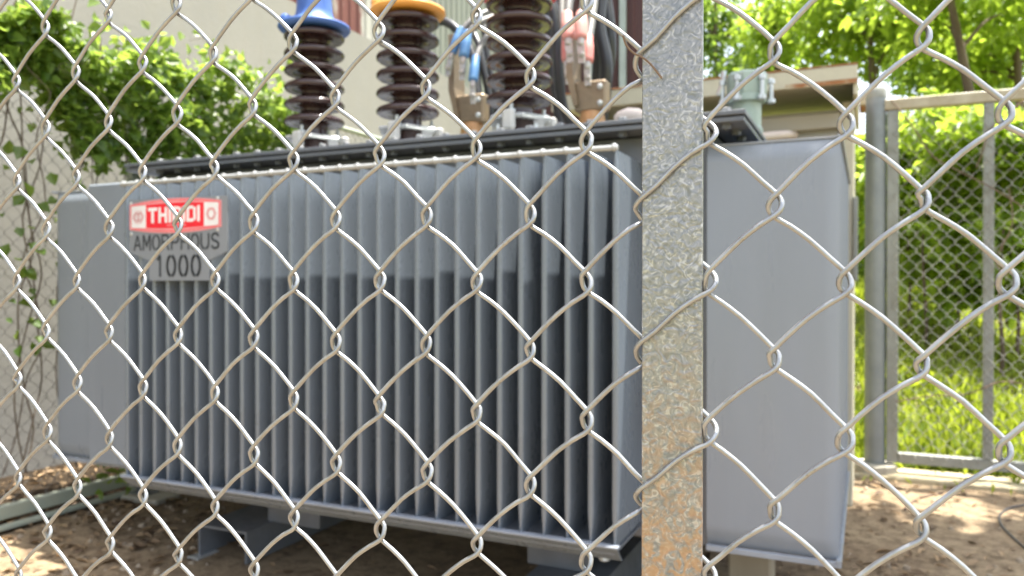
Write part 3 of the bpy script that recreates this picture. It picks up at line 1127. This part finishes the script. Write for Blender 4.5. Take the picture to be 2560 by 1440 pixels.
for lab, px0, pts in (
        ('black cable dropping just right of the red capped bushing', 0, ((1440, 330, 2.95), (1408, 270, 2.93), (1396, 180, 2.9), (1392, 80, 2.9), (1375, -10, 2.92), (1350, -60, 2.95))),
        ('black cable pressed close against the red capped bushing sheds', 0, ((1400, 330, 3.0), (1392, 250, 3.0), (1380, 150, 3.0), (1376, 60, 3.0), (1350, -40, 3.0))),
        ('thick black cable bending down behind the pink boots', 0, ((1505, 300, 2.95), (1512, 240, 2.94), (1516, 160, 2.92), (1500, 80, 2.92), (1500, 20, 2.93), (1510, -60, 2.95))),
        ('thick black cable, rightmost in the bundle beside the maroon sheets', 0, ((1490, 300, 3.05), (1500, 240, 3.04), (1524, 150, 3.0), (1522, 60, 2.98), (1505, -50, 3.0))),
        ('black cable showing between the right lug bar and the bundle', 0, ((1470, 300, 3.1), (1488, 220, 3.08), (1492, 120, 3.05), (1478, 30, 3.02), (1470, -50, 3.0)))):
    cable(lab, PP(*pts), .0235 if 'thick' in lab else .019, M['rubber'])
for lab, pts in (('dark cable dropping just right of the left bronze terminal', ((1228, 310, 2.9), (1222, 240, 2.9), (1208, 170, 2.9), (1196, 110, 2.92), (1170, 60, 2.96))),
                 ('dark cable between the left bronze terminal and the red capped bushing', ((1246, 310, 3.0), (1236, 230, 3.0), (1218, 150, 3.0), (1212, 80, 3.02), (1190, 20, 3.05)))):
    cable(lab, PP(*pts), .014, M['rubber'])
for lab, pts, r in (('thin grey flex looped on the ground at the right edge', [P(2480, 1330, 1) * 1, ], .004),):
    pass


def G(px, py, h=0.0):
    """sight line to the ground (height h)"""
    u = (px - 1280.0) / FPX
    z = FPX * (CAMZ - h) / (py - HOR)
    xc = u * z
    return Vector((xc * CT - z * ST, xc * ST + z * CT, h))


fx = thing('flex', 'thin dark flex curling over the dirt at the right edge', 'cable', tuple(G(2500, 1300)))
part(MB().tube(smooth_path([G(*q, .008) for q in ((2570, 1375), (2530, 1340), (2505, 1312), (2502, 1288), (2530, 1270), (2575, 1262))], 6), .004, 6), 'flex_sheath', M['rubber'], fx, True)
for lab, q in (('long curved dry stick lying in the shade beside the gate kerb', ((2262, 1275), (2290, 1250), (2330, 1238), (2400, 1225))),
               ('short dry stick lying near the foot of the pipe post', ((2180, 1205), (2215, 1215), (2255, 1222)))):
    st = thing('stick', lab, 'stick', tuple(G(*q[0])), 'sticks on the ground')
    part(MB().tube(smooth_path([G(a, b_, .009) for a, b_ in q], 5), .005, 5), 'stick_wood', M['twig'], st, True)

# pale pipe behind the lid corner
pp = thing('pipe', 'pale pink pipe end showing behind the right corner of the lid', 'pipe', tuple(P(1950, 338, 3.3)))
part(MB().tube(PP((1880, 348, 3.18), (1900, 343, 3.22), (1965, 336, 3.34), (1985, 338, 3.59)), .017, 12), 'pipe_wall', M['pinkpipe'], pp, True)
rag = thing('cable_boot', 'pale pink rubber boot lying on the lid beside the spangled post', 'boot', tuple(P(1575, 300, 2.3)))
part(MB().tube([P(1538, 300, 2.3), P(1548, 297, 2.3), P(1570, 293, 2.3), P(1595, 293, 2.3), P(1606, 295, 2.3)], [.012, .022, .028, .026, .018], 14), 'boot_rubber', M['pinkpipe'], rag, True)

# wooden block under the right bank
wb = thing('block', 'weathered square block propping the right end of the transformer', 'block', tuple(G(1875, 1470)))
c_ = Vector((-.30, 2.35, 0))
b_ = MB()
b_.box(c_.x - .062, c_.x + .055, c_.y - .06, c_.y + .06, .0045, .2715, bev=.006)
part(b_, 'block_body', M['wood'], wb)

# ------------------------------------------------------------------ left fence with ivy
FXL = -3.0
lf = thing('chain_link_fence', 'rusty old wire mesh fence along the beige wall, carrying the ivy', 'fence', (FXL, 3.0, 0))
mb = MB()
rr = random.Random(9)
weave(mb, 1.0, 128, 0.06, 1.95, W_, S_, 0.0013, 4, lambda s, d, z: (FXL + d, s, z), 2, 0.0015, rng=rr)
part(mb, 'wire_mesh', M['bgwire'], lf)
rl = MB()
rl.box(FXL - .02, FXL + .02, 1.0, 5.2, .05, .10, bev=.003)
rl.box(FXL + .021, FXL + .06, 1.0, 3.35, .02, .035, bev=.002)
part(rl, 'bottom_rail', M['green_rail'], lf)
tr_ = MB()
tr_.tube([(FXL, 1.0, 1.92), (FXL, 5.2, 1.92)], .017, 8)
part(tr_, 'top_rail', M['green_rail'], lf, True)
for yy in (1.25, 2.52, 3.9, 5.2):
    po = MB()
    po.box(FXL - .066, FXL - .022, yy - .022, yy + .022, 0, 1.95, bev=.003)
    part(po, 'post', M['green_rail'], lf)
sl = thing('slab', 'small pale concrete slab on the ground by the left mesh fence', 'slab', tuple(G(370, 1255)))
c_ = G(372, 1252)
b_ = MB()
b_.box(c_.x - .10, c_.x + .12, c_.y - .07, c_.y + .08, .0045, .03, bev=.006)
part(b_, 'slab_top', M['concrete'], sl)
pt = MB()
pt.box(c_.x - .055, c_.x - .015, c_.y - .02, c_.y + .02, .0305, .26, bev=.003)
pt.box(c_.x - .08, c_.x + .02, c_.y - .035, c_.y + .035, .0302, .036)
part(pt, 'steel_stub', M['base'], sl)

ivy = thing('ivy', 'dense green ivy spilling over the top of the left mesh fence', 'ivy', (FXL, 3.0, 0))
n = 7000
yy = 0.9 + 2.75 * RNG.random(n)
hang = 0.10 + 0.55 * RNG.random(n) ** 1.3
drop = np.where(yy > 2.25, 1.0, 0.62 + 0.25 * np.sin(yy * 9.0))
topz = 1.955 + 0.05 * np.sin(yy * 5.1) + 0.05 * np.sin(yy * 13.0 + 1)
zz = topz - drop * (RNG.random(n) ** 1.25) * (0.62 + 0.16 * np.sin(yy * 4.0 + 2))
bul = 0.05 + 0.20 * np.clip((zz - 1.35) / 0.6, 0, 1) * (0.75 + 0.35 * np.sin(yy * 7 + zz * 9))
xx = FXL + bul * (RNG.random(n) ** .45) * np.where(RNG.random(n) < .15, -0.8, 1.0)
ns = 520   # stray leaves lower down
y2 = 1.0 + 2.0 * RNG.random(ns)
z2 = 1.75 - 1.05 * RNG.random(ns) ** 1.4
x2 = FXL + 0.03 + 0.06 * RNG.random(ns)
ks = 3
sx_ = np.concatenate([xx, x2]); sy_ = np.concatenate([yy, y2]); sz_ = np.concatenate([zz, z2])
nn = len(sx_)
pos = np.stack([sx_, sy_, sz_], 1)
dirs = RNG.normal(size=(nn, 3)) * 0.55 + np.array([0.45, -0.1, -0.35])
nrm = RNG.normal(size=(nn, 3)) * 0.45 + np.array([0.75, -0.35, 0.65])
sz = 0.052 * (0.55 + 0.85 * RNG.random(nn))
hi = np.clip((pos[:, 2] - 1.45) / .55, 0, 1)
tn = RNG.random(nn) * (0.35 + .65 * hi)  # lower leaves tinted darker, painting in the ivy's shade
nsp = 240   # loose sprigs standing off the top and face
p2 = np.stack([FXL - .05 + .33 * RNG.random(nsp), 0.95 + 2.6 * RNG.random(nsp), 1.93 + .16 * RNG.random(nsp) ** 1.6], 1)
s2 = .05 * (.6 + .7 * RNG.random(nsp))
leaf_mesh('foliage', M['ivy_leaf'], np.concatenate([pos, p2]),
          np.concatenate([dirs, RNG.normal(size=(nsp, 3)) * .6 + np.array([.3, 0, .5])]),
          np.concatenate([nrm, RNG.normal(size=(nsp, 3)) * .5 + np.array([.7, -.4, .4])]),
          np.concatenate([sz, s2]), np.concatenate([sz * .40, s2 * .38]),
          np.concatenate([tn, .5 + .5 * RNG.random(nsp)]), ivy, (FXL, 3.0, 0))
vs = MB()
rr = random.Random(21)
for i in range(28):
    y0 = rr.uniform(1.1, 2.7)
    pts = [Vector((FXL + .015, y0, rr.uniform(.05, .5)))]
    while pts[-1].z < 1.9:
        q = pts[-1]
        pts.append(Vector((FXL + .012 + rr.uniform(-.012, .03), q.y + rr.uniform(-.06, .075), q.z + rr.uniform(.12, .25))))
    sp_ = smooth_path(pts, 3)
    vs.tube(sp_, rr.uniform(.0014, .0038), 5)
for i in range(14):    # hanging dry tendrils and curls
    y0 = rr.uniform(1.2, 3.4)
    pts = [Vector((FXL + .1, y0, rr.uniform(1.5, 2.15)))]
    for _ in range(6):
        q = pts[-1]
        pts.append(q + Vector((rr.uniform(-.03, .05), rr.uniform(-.12, .12), rr.uniform(-.14, .06))))
    vs.tube(smooth_path(pts, 4), .0013, 4)
part(vs, 'stem', M['stem'], ivy, True)
# a second, low climber at the foot of the left fence
lc = thing('climber', 'few small green leaves sprouting low beside the transformer foot, left fence', 'plant', (FXL + .08, 2.4, 0))
n = 120
pos = np.stack([FXL + .05 + .10 * RNG.random(n), 2.2 + .75 * RNG.random(n), .04 + .28 * RNG.random(n)], 1)
s = .05 * (.5 + RNG.random(n))
leaf_mesh('foliage', M['ivy_leaf'], pos, RNG.normal(size=(n, 3)) + np.array([.5, 0, .2]), RNG.normal(size=(n, 3)) * .5 + np.array([.3, 0, 1]), s, s * .35, RNG.random(n), lc, (FXL + .08, 2.4, 0))

# ------------------------------------------------------------------ buildings behind
WX = -3.8
bl = thing('building', 'beige rendered building with sheet cladding above its side wall, behind the ivy', 'building', (WX - 2, 6, 0))
w_ = MB()
w_.box(WX - .25, WX, -2.0, 13.0, 0, 2.99)
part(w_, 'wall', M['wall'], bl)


def corrugated(x0, x1, y, z0, z1, pit, dep, along='X'):
    mbx = MB()
    n_ = int((x1 - x0) / pit)
    prof = []
    for i in range(n_ + 1):
        for fx_, d_ in ((0, 0), (.5, 0), (.62, 1), (.88, 1)):
            a = x0 + (i + fx_) * pit
            if a <= x1:
                prof.append((a, d_ * dep))
    for a, d_ in prof:
        for z in (z0, z1):
            mbx.v.append((a, y - d_, z) if along == 'X' else (y + d_, a, z))
    m_ = len(prof)
    for i in range(m_ - 1):
        mbx.quad(2 * i, 2 * i + 2, 2 * i + 3, 2 * i + 1) if along == 'X' else mbx.quad(2 * i, 2 * i + 2, 2 * i + 3, 2 * i + 1)
    # back face and rim so the sheet has thickness
    b0_ = len(mbx.v)
    a0, a1 = prof[0][0], prof[-1][0]
    th = .02
    for a in (a0, a1):
        for z in (z0, z1):
            mbx.v.append((a, y + th, z) if along == 'X' else (y - th, a, z))
    mbx.quad(b0_ + 1, b0_ + 3, b0_ + 2, b0_)
    mbx.quad(0, 1, b0_ + 1, b0_)
    mbx.quad(2 * m_ - 1, 2 * m_ - 2, b0_ + 2, b0_ + 3)
    return mbx


part(corrugated(-2.0, 6.05, WX - .03, 2.992, 6.0, .11, .016, 'Y'), 'rusty_cladding', M['rustsheet'], bl)
part(corrugated(6.08, 13.0, WX - .03, 2.992, 6.0, .11, .016, 'Y'), 'green_cladding', M['greensheet'], bl)
mx0, mx1 = P(1225, 100, 8.5).x, P(1650, 100, 8.5).x
ms = thing('shed', 'maroon corrugated sheet shed beyond the kiosk roof', 'shed', ((mx0 + mx1) / 2, 9.5, 0))
part(corrugated(mx0, mx1, 8.5, 0.0, 7.0, .095, .02, 'X'), 'maroon_cladding', M['maroon'], ms)
sw = MB()
sw.box(mx0, mx1 - .05, 8.53, 8.8, 0, 6.9)
part(sw, 'shed_body', M['maroon'], ms)
for px_, wd in ((1475, .05), (1557, .035)):
    t_ = MB()
    xx_ = P(px_, 100, 8.46).x
    t_.box(xx_ - wd, xx_ + wd, 8.42, 8.475, 0.1, 7.0, bev=.004)
    part(t_, 'trim_strip', M['maroon_trim'], ms)

# ------------------------------------------------------------------ cream kiosk
KX0, KX1 = -1.30, -0.055
kz = P(2142, 165, 3.35).z
kio = thing('kiosk', 'cream steel switchgear kiosk with rusty overhanging roof behind the transformer', 'kiosk', ((KX0 + KX1) / 2, 3.9, 0))
b_ = MB()
b_.box(KX0 + .05, KX1 - .045, 3.62, 4.05, .005, kz - .11)
part(b_, 'body', M['kioskpanel'], kio)
for x0_, x1_ in ((KX1 - .0445, KX1), (KX0, KX0 + .0495)):
    c_ = MB()
    c_.box(x0_, x1_, 3.585, 4.06, .005, kz - .085, bev=.004)
    part(c_, 'corner_post', M['kiosk'], kio)
for i in range(2):
    xm = (KX0 + KX1) / 2
    a, b2 = (KX0 + .06, xm - .004) if i == 0 else (xm + .004, KX1 - .055)
    d_ = MB()
    d_.box(a, b2, 3.596, 3.6195, .10, kz - .215, bev=.006)
    dd = part(d_, 'door', M['kioskpanel'], kio)
    h_ = MB()
    hx = b2 - .05 if i == 0 else a + .05
    h_.box(hx - .01, hx + .01, 3.57, 3.5955, .85, 1.0, bev=.004)
    part(h_, 'handle', M['zinc'], kio, sub_of=dd)
ld = MB()
ld.box(KX0 + .06, KX1 - .055, 3.575, 3.6195, kz - .195, kz - .13, bev=.004)
part(ld, 'header', M['kioskpanel'], kio)
rf = MB()
rf.box(KX0 - .02, KX1 + .017, 3.352, 4.15, kz - .022, kz, bev=.004)
rf.box(KX0 - .022, KX1 + .018, 3.335, 3.3515, kz - .068, kz + .003, bev=.003)
rf.box(KX1 + .0015, KX1 + .0165, 3.3525, 4.15, kz - .11, kz - .0225, bev=.003)
roof_o = part(rf, 'roof', M['kiosk'], kio)
re = MB()
re.box(KX0 - .022, KX1 + .018, 3.332, 3.40, kz + .0035, kz + .009, bev=.001)
re.box(KX1 - .25, KX1 + .019, 3.3325, 3.3345, kz - .069, kz - .052)
re.box(KX1 + .019, KX1 + .045, 3.95, 4.15, kz - .03, kz + .01, bev=.002)
part(re, 'rusty_edge', M['rust_edge'], kio, sub_of=roof_o)
st_ = MB()
q0 = P(2130, 493, 3.57)
st_.box(KX1 + .001, KX1 + .018, 3.56, 3.60, P(2130, 702, 3.57).z, q0.z, bev=.002)
part(st_, 'hinge_strip', M['frame'], kio)

# ------------------------------------------------------------------ gate and pipe post at right
GY = 4.22
gp = P(2188, 900, GY)
gpost = thing('gate_post', 'round galvanised pipe post with cap between kiosk and mesh gate', 'post', (gp.x, GY, 0))
ztop = P(2188, 232, GY).z
b_ = MB()
b_.lathe((gp.x, GY, 0), [(.047, 0.005), (.047, ztop)], 24)
part(b_, 'pipe', M['post'], gpost, True)
b_ = MB()
b_.lathe((gp.x, GY, 0), [(.050, ztop - .03), (.050, ztop + .004), (.044, ztop + .016), (.02, ztop + .022)], 24)
part(b_, 'cap', M['frame'], gpost, True, sharp=30)
bs = MB()
bs.lathe((gp.x, GY, 0), [(.10, .004), (.10, .062), (.085, .070)], 12)
part(bs, 'footing', M['concrete'], gpost)
gx0 = P(2216, 900, GY).x
gx1 = gx0 + 1.55
gt = thing('mesh_gate', 'framed wire mesh gate with cream top rail in front of sunny grass', 'gate', (gx0, GY, 0))
gz1 = P(2230, 262, GY).z
gz0 = P(2230, 1155, GY).z
fr = MB()
fr.box(gx0, gx0 + .052, GY - .02, GY + .02, gz0, gz1 - .03, bev=.003)
fr.box(gx1 - .052, gx1, GY - .02, GY + .02, gz0, gz1 - .03, bev=.003)
fr.box(gx0 + .0525, gx1 - .0525, GY - .02, GY + .02, gz0, gz0 + .05, bev=.003)
part(fr, 'frame', M['frame'], gt)
ms_ = MB()
xs = P(2470, 700, GY).x
ms_.box(xs - .020, xs + .022, GY - .018, GY + .018, gz0 + .051, gz1 - .031, bev=.003)
part(ms_, 'stile', M['frame'], gt)
tr2 = MB()
tr2.box(gx0 - .012, gx1 + .01, GY - .026, GY + .03, gz1 - .029, gz1 + .022, bev=.003)
part(tr2, 'top_rail', M['cream_rail'], gt)
mb = MB()
rr = random.Random(4)
weave(mb, gx0 + .03, 46, gz0 + .02, gz1 - .035, W_, S_, 0.0013, 4, lambda s, d, z: (s, GY - .026 + d, z), 2, 0.001, rng=rr)
part(mb, 'wire_mesh', M['gatewire'], gt)
vine = thing('dry_vine', 'thin dry vine trailing down the gate from its top rail', 'vine', (gx0 + .1, GY - .04, 1.2))
vb = MB()
for q in (((2225, 250), (2255, 285), (2290, 330), (2330, 390), (2400, 430), (2480, 470), (2560, 520)),
          ((2560, 250), (2510, 290), (2470, 330), (2455, 380), (2440, 420)),
          ((2240, 1005), (2330, 990), (2420, 985), (2500, 955), (2560, 960)),
          ((2520, 470), (2530, 560), (2490, 650), (2520, 690))):
    part(MB().tube(smooth_path([P(a, b2, GY - .045) for a, b2 in q], 5), .0032, 5), 'stem', M['twig'], vine, True)
# ------------------------------------------------------------------ grass, litter
n = 42000
gy = np.where(RNG.random(n) < .008, 4.03 + .4 * RNG.random(n), 4.35 + 6.5 * RNG.random(n) ** 1.2)
gxr = -.9 + RNG.random(n) * (2.6 + gy * .55)
pos = np.stack([gxr, gy, bankz(gy)], 1)
dirs = RNG.normal(size=(n, 3)) * .45
dirs[:, 2] = .75 + .5 * RNG.random(n)
s = (.05 + .12 * RNG.random(n)) * (0.8 + .5 * np.sin(gxr * 3 + gy * 2.2) ** 2)
nrm = RNG.normal(size=(n, 3))
nrm[:, 2] = .3
s = np.where(gy < 4.35, s * .5, s)
gr = leaf_mesh('grass', M['grass'], pos, dirs, nrm, s, s * .05 + .0035, np.clip(RNG.random(n) * .7 + .3 * np.sin(gxr * 1.7 + gy), 0, 1), None, (0, 0, 0), .15)
tag(gr, 'long sunny grass growing beyond the mesh gate', kind='stuff')
n = 14000
lx = -3.75 + 7.2 * RNG.random(n)
ly = 1.2 + 3.2 * RNG.random(n)
dens = .35 + .65 * (np.sin(lx * 2.3 + 1) * np.sin(ly * 3.1) > 0)
dens = np.where((lx < -2.1) & (ly < 3.2), 1.0, dens * .6)
keep = (RNG.random(n) < dens) & ~((lx > -2.1) & (lx < -.6) & (ly > 1.9) & (RNG.random(n) < .75))
lx, ly = lx[keep], ly[keep]
n = len(lx)
pos = np.stack([lx, ly, .008 + .012 * RNG.random(n)], 1)
dirs = RNG.normal(size=(n, 3)); dirs[:, 2] *= .12
nrm = RNG.normal(size=(n, 3)) * .3; nrm[:, 2] = 1
s = .018 + .05 * RNG.random(n) ** 2
lit = leaf_mesh('leaf_litter', M['litter'], pos, dirs, nrm, s, s * (.12 + .16 * RNG.random(n)), RNG.random(n), None, (0, 0, 0), .2)
tag(lit, 'dead leaves and chaff scattered on the dirty concrete', kind='stuff')

# ------------------------------------------------------------------ trees beyond the gate
def blob(pxs, Y, r):
    return [(tuple(P(a, b2, Y + dy)), r * k2) for a, b2, dy, k2 in pxs]


# the leaning tree whose trunk crosses the upper right
tb_ = P(2475, 300, 9.0)
tb_.z = .86
cl_ = blob([(2300, -40, 0, 1), (2420, -120, 0, 1.2), (2520, 30, .4, .9), (2350, 60, .6, .8), (2560, -90, -.4, 1.1)], 9.0, .8)
tree('tree', 'slender leaning tree whose bare trunk rises above the mesh gate', 'tree', tuple(tb_), 3.8, .065, cl_, 2600, .12, M['tree_leaf'], 'trees beyond the gate', lean=(-.45, -.2))
cl_ = [((.9, 3.7, 4.3), .9), ((.4, 3.7, 4.5), .7), ((1.5, 4.0, 4.2), .8), ((.2, 2.9, 4.8), .6), ((1.0, 3.1, 4.5), .9), ((.5, 3.4, 4.6), .8), ((1.7, 3.3, 4.4), .9), ((1.5, 2.5, 4.6), .8), ((2.3, 3.6, 4.3), .8), ((2.2, 2.7, 4.6), .9), ((.75, 2.6, 4.7), .7)]
tree('tree', 'shade tree rising beside the yard, its crown above the gate side of the ground', 'tree', (3.3, 3.3, 0), 3.6, .11, cl_, 11000, .13, M['tree_leaf'], 'trees beyond the gate', lean=(-.9, .1))
specs = [
    ('broad sunlit yellow green tree left of the leaning trunk', (2180, 60), 11.0, [(2050, 40, 0, 1), (2160, 60, .4, 1.1), (2260, 30, -.3, 1), (2110, 110, .3, .9), (2230, 120, 0, .9), (2000, -60, .5, 1.1), (2180, -80, 0, 1.3), (2040, 140, .8, .7)], .95, 3600, .13, 'tree_leaf'),
    ('bushy bright tree right of the leaning trunk behind the gate', (2540, 80), 10.5, [(2500, 60, 0, 1), (2580, 20, 0, 1.2), (2440, 130, .5, .8), (2560, 160, 0, 1), (2360, 40, .6, .9), (2400, 190, .3, .7)], .92, 3400, .12, 'tree_leaf'),
    ('hazy dark green tree just right of the spangled post', (1800, 120), 15.0, [(1770, 110, 0, 1), (1850, 130, 0, 1), (1800, 40, .5, .9), (1720, 60, 0, 1.1), (1900, 150, 1, .9), (1830, 180, 0, .8), (1940, 110, 1.5, .7)], .8, 3300, .13, 'dark_leaf'),
    ('thin topped tree showing between the kiosk roof and white sky', (1950, 90), 12.0, [(1935, 80, 0, .8), (1990, 120, .5, .9), (2020, 40, .5, 1), (1905, 170, 0, .7), (1960, 10, 0, .6)], .75, 1700, .12, 'tree_leaf'),
    ('tall pale leafed tree far behind the gate', (2350, 150), 14.0, [(2300, 150, 0, 1), (2380, 100, 0, 1.2), (2450, 170, 0, 1), (2250, 90, 1, 1.1), (2520, 110, 1, 1.2), (2350, 220, 0, 1), (2480, 240, 0, 1)], 1.0, 3000, .14, 'dark_leaf'),
]
for lab, bpx, Y, pts, r, n, sz_l, mt in specs:
    b0 = P(bpx[0], 500, Y)
    b0.z = float(bankz(Y))
    tree('tree', lab, 'tree', tuple(b0), P(bpx[0], bpx[1], Y).z, .07, blob(pts, Y, r), n, sz_l, M[mt], 'trees beyond the gate')
shr = [
    ('leafy shrub directly behind the gate hinge side', 2270, 7.2, [(2250, 420, 0, 1), (2300, 330, .2, 1), (2210, 350, .3, .9), (2330, 470, 0, .8), (2170, 430, .4, .9), (2260, 560, .1, .8), (2300, 660, 0, .6)], .42, 1900, .12),
    ('tall bushy shrub seen through the middle of the gate mesh', 2390, 6.8, [(2370, 350, 0, 1), (2420, 430, 0, 1), (2350, 520, .2, .9), (2440, 320, .2, .9), (2400, 610, 0, .8), (2330, 640, .4, .7), (2370, 740, 0, .6), (2440, 700, 0, .7)], .42, 2100, .12),
    ('bright shrub behind the right stile of the gate', 2540, 6.4, [(2520, 340, 0, 1), (2570, 430, 0, 1), (2510, 530, .2, .9), (2580, 610, 0, .9), (2540, 720, .1, .7)], .40, 2000, .12),
    ('shadowy deep green thicket shrub far behind the gate, left', 2240, 10.5, [(2120, 560, 0, 1), (2180, 450, 0, 1), (2250, 560, 0, 1), (2310, 480, 0, 1), (2200, 690, .3, .8), (2280, 700, .2, .8), (2330, 620, 0, .9), (2130, 690, 0, .8)], .75, 2600, .14),
    ('shadowy deep green thicket shrub far behind the gate, right', 2460, 10.0, [(2400, 500, 0, 1), (2480, 580, 0, 1), (2560, 480, 0, 1.1), (2400, 690, .3, .8), (2480, 700, 0, .8), (2550, 690, 0, .9), (2630, 640, 0, 1)], .75, 2600, .14),
]
for i, (lab, px_, Y, pts, r, n, sz_l) in enumerate(shr):
    b0 = P(px_, 700, Y)
    b0.z = float(bankz(Y))
    tree('shrub', lab, 'shrub', tuple(b0), 1.0 if Y < 9 else 1.4, .016 if Y < 9 else .03, blob(pts, Y, r), n, sz_l, M['shrub_leaf'] if Y < 9 else M['tree_leaf'], 'shrubs beyond the gate', stems=3)
for i, (px_, Y, bd, r) in enumerate([(1880, 26, 1.0, 3.0), (2120, 28, 1.0, 3.2), (2380, 26, 1.0, 3.2), (2640, 24, 1.0, 3.4), (2240, 20, .5, 2.0), (2520, 19, .5, 2.0)]):
    b0 = P(px_, 700, Y)
    b0.z = .86
    z0 = 1.4 if bd < 1 else 2.6
    cl_ = [((b0.x + random.uniform(-2.0, 2.0), Y + random.uniform(-1, 1), z0 + random.uniform(-.6, 1.6)), r * random.uniform(.4, .6)) for _ in range(7)]
    lab = ['hazy far tree behind the pale leafed group, leftmost', 'hazy far tree behind the kiosk roof corner', 'hazy far tree behind the leaning trunk', 'hazy far tree past the right edge of the gate',
           'low dark far bush behind the gate post', 'low dark far bush behind the gate stile'][i]
    tree('tree', lab, 'tree', tuple(b0), z0 + 1, .12, cl_, 4200, .26, M['dark_leaf'], 'far trees behind the grass')

rb = MB()
rr = random.Random(31)
for i in range(420):
    a, b2 = (rr.uniform(-3.0, -2.0), rr.uniform(1.3, 3.4)) if i % 2 else (rr.uniform(-.6, 2.2), rr.uniform(1.6, 4.1))
    q = rr.uniform(.005, .017) * (1.5 if rr.random() < .08 else 1)
    pts_ = [(rr.uniform(.6, 1.1) * q * math.cos(k_ * PI / 3), rr.uniform(.6, 1.1) * q * math.sin(k_ * PI / 3)) for k_ in range(6)]
    n0 = len(rb.v)
    rb.v += [(a + x_, b2 + y_, .003) for x_, y_ in pts_] + [(a + x_ * .6, b2 + y_ * .6, .004 + q * rr.uniform(.5, .9)) for x_, y_ in pts_]
    rb.quad(*[n0 + 6 + k_ for k_ in range(6)])
    for k_ in range(6):
        rb.quad(n0 + k_, n0 + (k_ + 1) % 6, n0 + 6 + (k_ + 1) % 6, n0 + 6 + k_)
tag(rb.build('gravel', paint('pebble', (0.40, 0.33, 0.24), (0.22, 0.17, 0.12), 0.9, 30)), 'small pale stones and crumbs strewn over the dirty concrete', kind='stuff')
n = 11000
ux = -3.0 + 13.0 * RNG.random(n)
uy = 14.5 + 3.0 * RNG.random(n)
uz = .86 + (1.5 + .5 * np.sin(ux * 1.9) + .3 * np.sin(ux * 5.3)) * RNG.random(n) ** .8
nrm = RNG.normal(size=(n, 3)) * .6 + np.array([0, -.3, .8])
s = .22 * (.5 + RNG.random(n))
un = leaf_mesh('undergrowth', M['dark_leaf'], np.stack([ux, uy, uz], 1), RNG.normal(size=(n, 3)) * .6 + np.array([0, -.3, .1]), nrm, s, s * .3, RNG.random(n), None)
tag(un, 'dark mass of undergrowth at the far edge of the grass', kind='stuff')

# ------------------------------------------------------------------ camera, light, world
cam = bpy.data.cameras.new('camera')
cam.sensor_width = 36.0
cam.lens = FPX / 2560.0 * 36.0
cam.clip_start = 0.01
cam.clip_end = 500.0
cam.dof.use_dof = True
cam.dof.focus_distance = 0.47
cam.dof.aperture_fstop = 12.0
co = bpy.data.objects.new('camera', cam)
C.objects.link(co)
co.location = (0, 0, CAMZ)
co.rotation_euler = (PI / 2 - math.atan((720 - HOR) / FPX), 0, YAW)
scene.camera = co

sv = Vector((0.17, 0.13, 1.0)).normalized()      # towards the sun
sun = bpy.data.lights.new('sun', 'SUN')
sun.energy = 4.8
sun.angle = math.radians(0.53)
sun.color = (1.0, 0.95, 0.86)
so = bpy.data.objects.new('sun', sun)
C.objects.link(so)
so.rotation_euler = sv.to_track_quat('Z', 'Y').to_euler()
so.location = (4, 2, 12)
world = bpy.data.worlds.new('World')
scene.world = world
world.use_nodes = True
wt = world.node_tree
sky = wt.nodes.new('ShaderNodeTexSky')
sky.sky_type = 'NISHITA'
sky.sun_disc = False
sky.sun_elevation = math.asin(sv.z)
sky.sun_rotation = math.atan2(sv.x, sv.y)
sky.air_density = 1.0
sky.dust_density = 3.0
sky.ozone_density = 1.0
bgn = wt.nodes['Background']
hs = wt.nodes.new('ShaderNodeHueSaturation')     # humid, milky tropical sky
hs.inputs['Saturation'].default_value = 0.5
wt.links.new(sky.outputs[0], hs.inputs['Color'])
wt.links.new(hs.outputs[0], bgn.inputs['Color'])
bgn.inputs['Strength'].default_value = 0.15
scene.view_settings.view_transform = 'Standard'
scene.view_settings.look = 'None'
scene.view_settings.gamma = 1.0
scene.view_settings.exposure = 1.82
scene.render.film_transparent = False
scene.cycles.max_bounces = 8
scene.cycles.diffuse_bounces = 4
scene.cycles.transmission_bounces = 4
scene.cycles.use_denoising = True
